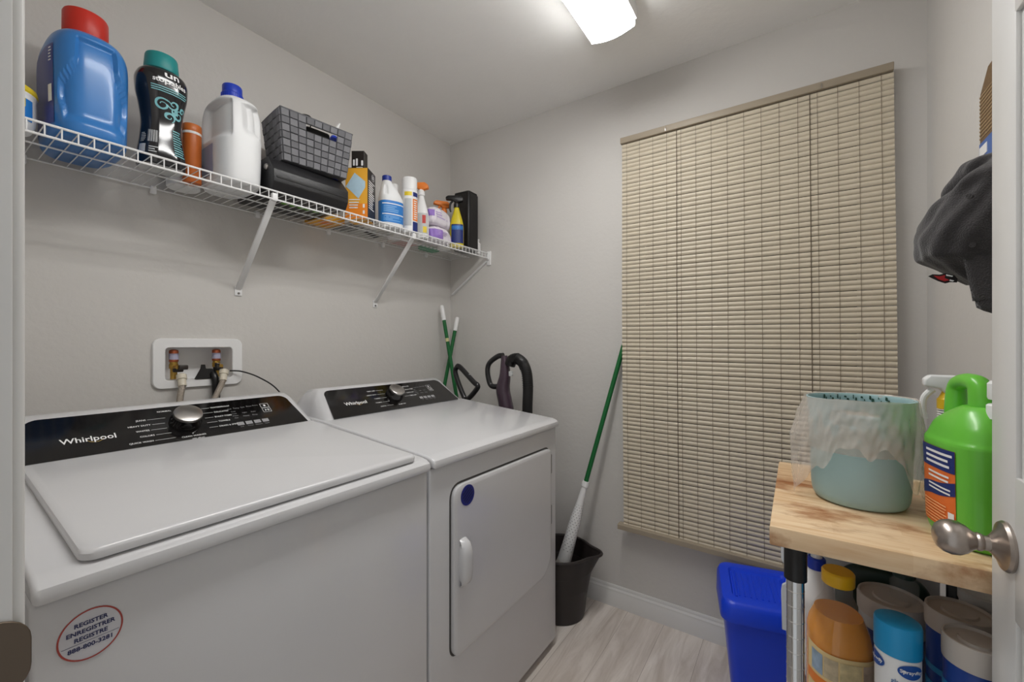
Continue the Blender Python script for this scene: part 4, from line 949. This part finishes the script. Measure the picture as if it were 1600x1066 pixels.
b = B()
for i in range(9):
    y = -.07 + .0175 * i; box(b, -.06, .06, y - .0025, y + .0025, -.002, .0025, .001, 1, M=Matrix.Translation((0, 0, .3757)) @ Matrix.Rotation(-math.atan(.17), 4, 'Y'))
for s in (-1, 1): box(b, -.066, .066, s * .08 - .004, s * .08 + .004, -.002, .004, .0015, 1, M=Matrix.Translation((0, 0, .3757)) @ Matrix.Rotation(-math.atan(.17), 4, 'Y'))
part('lid_ribs', b, BLB, lid)

# ------------------------------------------------------------------ rack with butcher block top
RX0, RX1, RY0, RY1, TZ = .825, 1.29, -.318, .037, .927
rk = thing('storage_rack', 'chrome rack with stained butcher block top by the door', 'rack', (1.0575, -.14, 0)); o = Vector((1.0575, -.14, 0))
b = B(); box(b, RX0 - o.x, RX1 - o.x, RY0 - o.y, RY1 - o.y, .895, TZ, .0025, 2); part('wooden_top', b, butcher_mat(), rk, 'pale stained butcher block top')
for x, y in ((.855, .001), (1.26, .001), (.855, -.282), (1.26, -.282)):
    b = B(); cyl(b, (x - o.x, y - o.y, .012), .0128, .87, 24)
    for i in range(34): lathe(b, [(.0128, -.0009), (.0133, 0), (.0128, .0009)], (x - o.x, y - o.y, .03 + .0254 * i), 24)
    pp = part('post', b, CHROME, rk)
    b = B(); lathe(b, [(.0135, .836), (.0165, .836), (.0165, .884), (.0175, .886), (.0175, .8905), (0, .8905)], (x - o.x, y - o.y, 0), 24); part('post_sleeve', b, BLACKP, pp, 'black plastic sleeve')
    b = B(); lathe(b, [(0, 0), (.016, 0), (.017, .01), (.013, .018), (0, .018)], (x - o.x, y - o.y, 0), 20); part('foot', b, BLACKP, pp)
LZ = .50
for z in (.12, LZ):
    b = B()
    x0, x1, y0, y1 = .855 - o.x, 1.26 - o.x, -.282 - o.y, .001 - o.y
    for zz in (z - .008, z - .034):
        tube(b, [(x0, y0, zz), (x1, y0, zz), (x1, y1, zz), (x0, y1, zz)], .003, 8, closed=True)
    for i in range(26): y = y0 + (y1 - y0) * i / 25; tube(b, [(x0, y, z - .0035), (x1, y, z - .0035)], .0017, 6)
    part('wire_tier', b, CHROME, rk)
for px in (1328, 1387, 1403, 1421, 1457):
    p = on_z(px, 872 + (px - 1328) * .19, .888); b = B(); xx, yy = 1.262 - o.x, on_x(px, 880, 1.262).y - o.y
    tube(b, [(xx, yy, .8895), (xx, yy, .862), (xx - .006, yy, .852)], .0045, 8); part('peg', b, mat('navy_peg', (22, 30, 74), .4), rk, 'dark blue peg under the top')

# --- on the rack top
TB = TZ + .0002
t = thing('countertop_bin', 'pale aqua bin with a clear plastic liner on the wooden rack top', 'bin', (1.056, -.101, TB)); KB = .757
lf = Loft([(z, r * KB, r * KB) for z, r in ((0, .080), (.003, .090), (.014, .0975), (.03, .1), (.10, .103), (.165, .107), (.194, .109), (.199, .111))])
b = B(); lf.build(b, 144, 9, cap1=False); bmesh.ops.recalc_face_normals(b, faces=b.faces)
kill = []
for f in b.faces:
    c = f.calc_center_median(); 
    if len(f.verts) == 4:
        a = math.atan2(c.y, c.x); 
        for a0 in (R(170), R(-10)):
            da = math.atan2(sin(a - a0), cos(a - a0)) * .108 * KB
            if abs(da / .040) ** 3 + abs((c.z - .168) / .0125) ** 3 < 1: kill.append(f)
bmesh.ops.delete(b, geom=kill, context='FACES')
k2 = part('bin_body', b, mat('aqua_plastic', (158, 188, 190), .38), t)
so = k2.modifiers.new('wall', 'SOLIDIFY'); so.thickness = .0022; so.offset = -1
def liner_mat(name, col, a):
    m = mat(name, col, .14); nt = m.node_tree; bs = nt.nodes['Principled BSDF']; bs.inputs['Alpha'].default_value = a; return m
LINER = liner_mat('liner_film', (232, 222, 212), .37)
rnd = random.Random(3); ph = [rnd.random() * 6.28 for _ in range(12)]
def hem(th):
    d = lambda c, w: math.exp(-(math.atan2(sin(th - R(c)), cos(th - R(c))) / R(w)) ** 2)
    return .112 + .010 * sin(9 * th + 1) + .006 * sin(17 * th) - .095 * d(108, 30) - .085 * d(245, 26) - .03 * d(0, 60)
def crk(th, s): return (sin(13 * th + ph[0] + s * 2) * .5 + sin(23 * th + ph[1] - s * 3) * .35 + sin(41 * th + ph[2] + 6 * s) * .4 + sin(7 * th + ph[3] + 9 * s) * .4)
rows = []
for j in range(27):
    s = j / 26; row = []
    for k_ in range(200):
        th = 2 * pi * k_ / 200
        if s < .28:                                              # inside, going up to the rim
            u = s / .28; z = .10 + .102 * u; r = .1045 + .0035 * u + .0012 * crk(th, u * 2)
        else:
            u = (s - .28) / .72; z = .2035 - (.2035 - hem(th)) * u + .0025 * math.exp(-((u - .03) / .03) ** 2)
            flare = .003 + .031 * math.exp(-(math.atan2(sin(th - R(100)), cos(th - R(100))) / R(34)) ** 2) + .006 * math.exp(-(math.atan2(sin(th - R(248)), cos(th - R(248))) / R(30)) ** 2)
            r = .1132 + flare * min(1, u * 2.2) * (1 - .25 * u) + .0030 * (1 + crk(th, u * 2.5)) * 1.1 * min(1, u * 3)
        row.append(Vector((r * KB * cos(th), r * KB * sin(th), z)))
    rows.append(row)
b = B(); sheet_loft(b, rows); ln = part('plastic_liner', b, LINER, t, 'crumpled clear plastic liner', smooth=70)
b = B()
for k_ in range(26):
    th = R(-42) + R(3.3) * k_; z = .187 + .007 * sin(k_ * 2.1); w = R(1.2 + .6 * sin(k_ * 1.3)); h = .0035 + .0015 * cos(k_)
    b.faces.new([b.verts.new(Vector((.1035 * KB * cos(th + a), .1035 * KB * sin(th + a), z + c))) for a, c in ((-w, -h), (w, -h * .6), (w * .8, h), (-w * .7, h * .8))])
part('liner_print', b, mat('dark_green_print', (30, 70, 56), .5), ln, 'dark green print inside')

JG = mat('green_jug_plastic', (104, 190, 60), .3, coat=.15)
t = thing('green_jug', 'bright green jug with an orange label beside the aqua bin', 'bottle', (.945, -.236, TB), R(12))
lf = Loft([(0, .058, .043, 3), (.004, .063, .048, 3), (.02, .067, .051, 3), (.10, .069, .053, 3), (.148, .070, .054, 3), (.152, .0695, .0535, 3), (.158, .067, .051, 2.9), (.178, .060, .045, 2.6), (.192, .048, .037, 2.3, -.004), (.203, .034, .028, 2.1, -.008), (.208, .026, .022, 2, -.01)], lambda th, z, tt=None: -.004 * smoothstep(.02, .05, z) * smoothstep(.147, .125, z) * (smoothstep(R(196), R(202), th % (2 * pi)) * smoothstep(R(262), R(240), th % (2 * pi))))
b = B(); lf.build(b, 96, 8); part('body', b, JG, t, smooth=60)
b = B()
hs = [(.05, .004, .165), (.053, .004, .20), (.050, .004, .232), (.034, .004, .2425), (.012, .003, .244), (-.004, .002, .236), (-.008, .001, .20)]
for k_ in range(1): tube(b, hs, [.016, .014, .0125, .0125, .013, .014, .016], 16, smooth=6)
part('handle', b, JG, t, 'moulded green handle')
b = B(); lathe(b, [(0, .195), (.021, .195), (.021, .214), (.019, .216), (.012, .217), (.012, .222), (.019, .223), (.020, .226), (.020, .246), (.017, .250), (0, .250)], (-.044, -.008, 0), 36); part('cap', b, WHITEP, t, 'white cap')
b = B(); lf.patch(b, R(62), R(120), .018, .142, .001, 20, 14); lb = part('label', b, mat('label_orange', (226, 112, 44), .4), t, 'orange label')
b = B(); lf.patch(b, R(62), R(120), .108, .142, .0016, 20, 5); lf.patch(b, R(62), R(120), .066, .086, .0016, 20, 5, shape=lambda u, v: (u, v + .9 * (u - .5))); part('label_bands', b, NAVY, lb, 'navy bands')
b = B(); lines(b, lf, R(80), R(117), .112, .138, 3, .0022, rag=.3); lines(b, lf, R(84), R(117), .072, .084, 2, .0022, rag=.2); lines(b, lf, R(84), R(116), .09, .104, 2, .0022, rag=.2); lf.patch(b, R(108), R(118), .022, .048, .002, 4, 2); part('label_print', b, PRINTW, lb)
b = B(); lines(b, lf, R(72), R(106), .022, .056, 7, .0022, rag=.2); part('small_print', b, mat('label_pale_orange', (240, 176, 120), .5), lb)
tt, _ = sprayer('spray_bottle', 'white trigger spray bottle with yellow collar behind the green jug', 1.135, -.242, -90, mat('ribbed_clear', (206, 208, 208), .35), WHITEP, .192, dict(neck=YEL), z=TB, hk=.62, rx=.030, ry=.022)
b = B()
for i in range(9): lathe(b, [(.0145, -.0016), (.0165, 0), (.0145, .0016)], (0, 0, .142 + .0045 * i), 24)
part('ribbed_sleeve', b, WHITEP, tt)

# --- on the lower tier of the rack
LT = LZ - .0013
t = thing('cleaner_jug', 'clear jug of amber cleaner with yellow cap behind the chrome post', 'bottle', (1.010, -.066, LT), R(20))
def jug_keys(d): return [(0 + d, .044 - d, .040 - d, 2.6), (.004 + d, .050 - d, .046 - d, 2.6), (.02, .053 - d, .048 - d, 2.6), (.175, .053 - d, .048 - d, 2.6), (.195, .051 - d, .046 - d, 2.5), (.225, .040 - d, .037 - d, 2.3), (.250, .027 - d, .026 - d, 2), (.260, .0225 - d, .0225 - d, 2), (.285, .022 - d, .022 - d, 2)]
lf = Loft(jug_keys(0)); b = B(); lf.build(b, 64, 7, cap1=False)
CLR = mat('clear_plastic', (225, 228, 226), .06, alpha=.09); part('jug_shell', b, CLR, t, 'clear plastic shell', smooth=60)
li = Loft([k_ for k_ in jug_keys(.0016)][:5] + [(.224, .0385, .0355, 2.3)]); b = B(); li.build(b, 64, 7)
am = mat('amber_liquid', (236, 152, 14), .1, coat=.4, var=.12, vscale=14); part('amber_liquid', b, am, t, 'amber liquid', smooth=60)
b = B(); lathe(b, [(0, .277), (.0245, .277), (.0258, .279), (.0258, .299), (.0235, .302), (0, .302)], seg=48); part('cap', b, mat('yellow_cap', (236, 184, 30), .38), t, 'yellow cap')
b = B(); lf.patch(b, R(90), R(262), .03, .168, .001, 30, 8, shape=lambda u, v: (u, v)); lb = part('label', b, mat('label_cream', (232, 206, 150), .45), t, 'cream and orange label')
for i in range(5):
    b = B(); a0 = 100 + 31 * i; lf.patch(b, R(a0), R(a0 + 28), .122, .160, .0016, 6, 3); part('picture', b, mat('picture_%d' % i, [(150, 170, 190), (196, 180, 150), (214, 196, 150), (190, 170, 150), (170, 160, 160)][i], .5, var=.5, vscale=70), lb)
b = B(); lf.patch(b, R(90), R(262), .098, .116, .0016, 30, 2); lf.patch(b, R(90), R(262), .03, .05, .0016, 30, 2); part('orange_band', b, ORA, lb)
b = B(); lines(b, lf, R(110), R(180), .058, .084, 5, .002, rag=.2); part('label_print', b, mat('brown_print', (120, 90, 60), .5), lb)

t = thing('aerosol_can', 'white spray can with bright blue cap at the front of the rack', 'spray can', (.873, -.130, LT))
lf = Loft([(0, .0255, .0255), (.003, .0274, .0274), (.01, .0274, .0274), (.255, .0274, .0274), (.260, .0266, .0266)])
b = B(); lf.build(b, 64, 5); part('can', b, WHITEP, t)
b = B(); lathe(b, [(.02, .260), (.0282, .260), (.0285, .262), (.0285, .302), (.0275, .3055), (.025, .307), (0, .307)], seg=56); part('cap', b, mat('cyan_cap', (28, 146, 200), .35), t, 'bright blue cap')
TC = math.atan2(.13, -.873)
b = B()
n = 40; cz = .2445; P = lambda a, k_, off: lf.at(TC + R(30) + .0165 * k_ * cos(a) / .0274, cz + .0095 * k_ * sin(a), off)
def oval(b, c, k_, off):
    P = lambda a: lf.at(c + .0165 * k_ * cos(a) / .0274, cz + .0105 * k_ * sin(a), off); cen = b.verts.new(lf.at(c, cz, off + .0003)); vs = [b.verts.new(P(2 * pi * i / 40)) for i in range(40)]
    for i in range(40): b.faces.new((cen, vs[i], vs[(i + 1) % 40]))
for c in (TC + R(34), TC - R(66)):
    b = B(); oval(b, c, 1, .0010); lo = part('logo_oval', b, mat('logo_blue', (30, 80, 160), .4), t, 'blue oval logo')
    b = B(); lf.text(b, 'Sprayway', c, cz + .0005, .0074, .0018, .02); part('logo_lettering', b, PRINTW, lo)
b = B(); lf.text(b, 'glass cleaner', TC + R(30), .226, .0085, .0012, .01); lines(b, lf, TC + R(5), TC + R(55), .19, .212, 3, .0012); part('can_print', b, mat('print_steel_blue', (70, 110, 160), .5), t)

def tub(label, x, y, r, h, bands, seed):
    t = thing('wipes_tub', label, 'tub', (x, y, LT), 0, 'lidded tubs on the rack')
    lf = Loft([(0, r * .88, r * .88), (.004, r * .92, r * .92), (.02, r * .93, r * .93), (h - .03, r * .96, r * .96), (h - .02, r * .96, r * .96)]); b = B(); lf.build(b, 56, 4); part('tub_body', b, bands[0], t)
    for m, z0, z1 in bands[1]:
        b = B(); lf.patch(b, R(80), R(280), z0, z1, .0009, 40, 2); part('label_band', b, m, t)
    b = B(); lathe(b, [(r * .94, h - .034), (r, h - .034), (r * 1.01, h - .028), (r * 1.01, h - .006), (r * .985, h), (r * .93, h + .0005), (r * .90, h - .004), (r * .55, h - .004), (r * .5, h - .001), (0, h - .001)], seg=64); part('lid', b, mat('translucent_lid', (186, 178, 170), .35), t, 'milky lid')
    return t
DKB = mat('tub_blue', (22, 60, 138), .35); CYB = mat('tub_cyan', (40, 130, 186), .4)
tub('milky lidded tub right behind the amber jug', 1.12, -.157, .0525, .228, (GREYP, ((NAVY, .06, .17),)), 1)
tub('dark blue lidded tub between the far tub and the near corner tub', 1.026, -.232, .0434, .276, (DKB, ((CYB, .12, .15), (CYB, .17, .18), (YEL, .05, .09))), 2)
tub('deep blue lidded tub nearest the door edge', .868, -.213, .0352, .311, (DKB, ((CYB, .20, .245),)), 3)
t = thing('small_jar', 'small clear jar standing on the lid of the milky tub', 'jar', (1.13, -.178, LT + .2276)); b = B()
lathe(b, [(0, 0), (.02, 0), (.022, .004), (.022, .03), (.016, .038), (.016, .046)], seg=32); part('glass', b, CLR, t); b = B(); lathe(b, [(0, .042), (.0175, .042), (.0175, .05), (0, .051)], seg=28); part('lid', b, mat('dark_green_plastic', (26, 50, 44), .4), t)
t = thing('collared_bottle', 'white bottle with a dark blue collar behind the yellow-capped jug', 'bottle', (1.170, -.028, LT), R(-10))
lf = Loft([(0, .036, .036, 2.6), (.004, .040, .042, 2.6), (.02, .041, .044, 2.6), (.15, .041, .044, 2.6), (.19, .032, .034, 2.3, 0, -.006), (.225, .016, .016, 2, 0, -.01), (.235, .014, .014, 2, 0, -.01)]); b = B(); lf.build(b, 56, 6); part('body', b, JUGW, t)
b = B(); lathe(b, [(0, .228), (.0165, .228), (.0175, .231), (.0175, .250), (.015, .253), (0, .253)], (0, -.01, 0), 32); part('collar', b, BLU, t, 'dark blue collar')
b = B(); lathe(b, [(0, .253), (.011, .253), (.011, .30), (.008, .315), (0, .315)], (0, -.01, 0), 24); part('nozzle', b, WHITEP, t)
t = thing('green_bottle', 'dark green flat bottle lying across the back of the rack tier', 'bottle', (1.232, -.158, LT))
b = B(); Loft([(0, .018, .075, 2.6), (.004, .021, .08, 2.6), (.02, .022, .083, 2.6), (.16, .022, .083, 2.6), (.2, .021, .078, 2.4), (.228, .015, .055, 2.2), (.238, .006, .03, 2)]).build(b, 56, 6); part('body', b, mat('dark_green_plastic', (26, 50, 44), .4), t)
t = thing('black_capped_bottle', 'small bottle with a black cap in the far corner of the rack', 'bottle', (1.205, -.268, LT))
b = B(); lathe(b, [(0, 0), (.02, 0), (.021, .003), (.021, .17), (.014, .19), (0, .19)], seg=28); part('body', b, GREYP, t); b = B(); lathe(b, [(0, .19), (.015, .19), (.015, .245), (.013, .248), (0, .248)], seg=28); part('cap', b, BLACKP, t)
t = thing('white_canister', 'plain white canister in the shade near the door edge of the rack', 'canister', (1.108, -.281, LT))
b = B(); lathe(b, [(0, 0), (.029, 0), (.031, .003), (.031, .262), (0, .262)], seg=40); part('body', b, WHITEP, t); b = B(); lathe(b, [(0, .262), (.032, .262), (.033, .265), (.033, .28), (.03, .283), (0, .283)], seg=40); part('lid', b, GREYP, t)
t = thing('white_board', 'white plastic board standing upright at the far end of the rack', 'board', (1.284, -.12, LT))
b = B(); prism(b, [(.150, 0), (.152, .10), (.150, .115), (.142, .122), (.140, .16), (.146, .168), (.152, .18), (.154, .37), (.148, .382), (-.13, .382), (-.14, .372), (-.14, 0)], -.004, .004, 'x', .0015, 1); part('panel', b, mat('board_white', (212, 216, 222), .4), t)

# ------------------------------------------------------------------ cap and strap on the right wall
CAPM = mat('cap_cloth', (50, 47, 48), .85, bump=.5, bscale=420, var=.25, vscale=30, sheen=.3)
t = thing('baseball_cap', 'faded black cloth cap hanging on the right wall beside the door', 'cap', (1.09, -.27, 1.45)); o = Vector((1.09, -.27, 1.45))
wall_y = -.345
out = [(1.340, -.258, .040), (1.352, -.243, .052), (1.3745, -.214, .066), (1.393, -.192, .074), (1.423, -.187, .082), (1.466, -.203, .085), (1.502, -.222, .080), (1.535, -.238, .070), (1.556, -.252, .052), (1.565, -.275, .026)]
def folds(th, z, tt=None):
    c = cos(th - R(150)); f = 0
    f -= .017 * math.exp(-((z - (.062 + .05 * cos(th - R(190)))) / .014) ** 2) * smoothstep(-.2, .6, c)
    f += .008 * math.exp(-((z - (.03 + .05 * cos(th - R(190)))) / .014) ** 2) * smoothstep(-.2, .6, c)
    f += .0035 * sin(6 * th + 40 * z) * sin(55 * z + 1) + .0018 * sin(13 * th - 70 * z)
    return f
lf = Loft([(z - o.z, rx, (yl - wall_y) / 2, 2.2, 0, (yl + wall_y) / 2 - o.y) for z, yl, rx in out], folds)
b = B(); lf.build(b, 96, 8); part('crown', b, CAPM, t, smooth=70)
b = B()
rows = []
for j in range(13):
    u = j / 12; z = 1.392 - .114 * u; w = .5 - .5 * (1 - u) ** 2 * .0; y0 = -.236 - .020 * u; y1 = -.346
    rows.append([Vector((1.034 - .014 * sin(pi * k_ / 12) + .006 * u, y0 + (y1 - y0) * k_ / 12, z - (.016 * (abs(k_ / 12 - .55) * 1.8) ** 3 * -1 if u > .8 else 0))) - o for k_ in range(13)])
sheet_loft(b, rows, closed=False); br = part('brim', b, CAPM, t, smooth=60); so = br.modifiers.new('thick', 'SOLIDIFY'); so.thickness = .005; so.offset = 0
for th, z in ((R(165), -.052), (R(200), .015), (R(150), .030)):
    c = lf.at(th, z, .001); n_ = (lf.at(th, z, .01) - c).normalized(); b = B(); tube(b, [c - n_ * .0012, c + n_ * .0012], .0042, 14); part('eyelet', b, CAPM, t)
c = on_x(1472, 434, 1.045) - o; g = frame_map(c, (.35, -1, 0), (.15, .15, 1))
b = B()
def blob(pts, f, mi):
    poly(b, pts, f, mi)
S_ = .0011
E_ = [(-18, 3), (-12, 6), (-3, 5), (6, 7), (16, 3), (19, -3), (17, -9), (9, -8), (2, -10), (-6, -6), (-13, -1)]
prism(b, [(0, 0), (.001, 0), (0, .001)], 0, .001) if False else None
blob([(x * S_, y * S_) for x, y in E_], g, 0)
g2 = frame_map(c + Vector((-.0012, .0008, 0)), (.35, -1, 0), (.15, .15, 1))
blob([(x * S_, y * S_) for x, y in ((-10, 3.5), (-3, 2), (5, 4), (3, -1), (9, -5), (2, -6.5), (-5, -3))], g2, 1)
g3 = frame_map(c + Vector((-.0018, .0012, 0)), (.35, -1, 0), (.15, .15, 1))
blob([(x * S_, y * S_) for x, y in ((7, 5), (15, 2), (14, .5), (7, 2.5))], g3, 2); blob([(x * S_, y * S_) for x, y in ((10, -4), (15, -6), (13, -7.5), (9, -6))], g3, 2)
em = part('emblem', b, [BLACKM, mat('emblem_red', (168, 34, 38), .6), PRINTW], t, 'red and black stitched emblem', smooth=0)
so = em.modifiers.new('thick', 'SOLIDIFY'); so.thickness = .0012
b = B(); o = Vector((1.09, WC, 1.5)); tube(b, [(1.09, WC, 1.50), (1.09, WC + .006, 1.50)], .016, 20); tube(b, [(1.09, WC + .004, 1.50), (1.09, WC + .009, 1.50)], .006, 12)
tag(link('wall_hook', b, NICKEL), 'small round hook on the right wall hidden behind the cap', 'hook')
t = thing('wall_plaque', 'pointed brown and blue patterned plaque on the right wall beside the door edge', 'plaque', (1.305, WC, 1.62)); 
b = B(); prism(b, [(-.07, 0), (.078, 0), (.078, .16), (.076, .175), (.03, .215), (-.03, .215), (-.07, .18)], .0005, .012, 'y', .001, 1); part('board', b, mat('plaque_brown', (112, 88, 60), .6, var=.35, vscale=140), t)
b = B()
for i in range(12): box(b, -.068, .0785, .0118, .0128, .072 + .0085 * i, .0755 + .0085 * i)
part('pattern_rows', b, mat('plaque_tan', (150, 126, 92), .6, var=.4, vscale=200), t)
b = B(); box(b, -.0705, .0788, .0005, .0129, .018, .062); part('blue_band', b, mat('plaque_blue', (74, 106, 170), .5), t, 'blue band')
b = B(); box(b, .03, .074, .0125, .0138, .03, .052); part('white_mark', b, PRINTW, t)
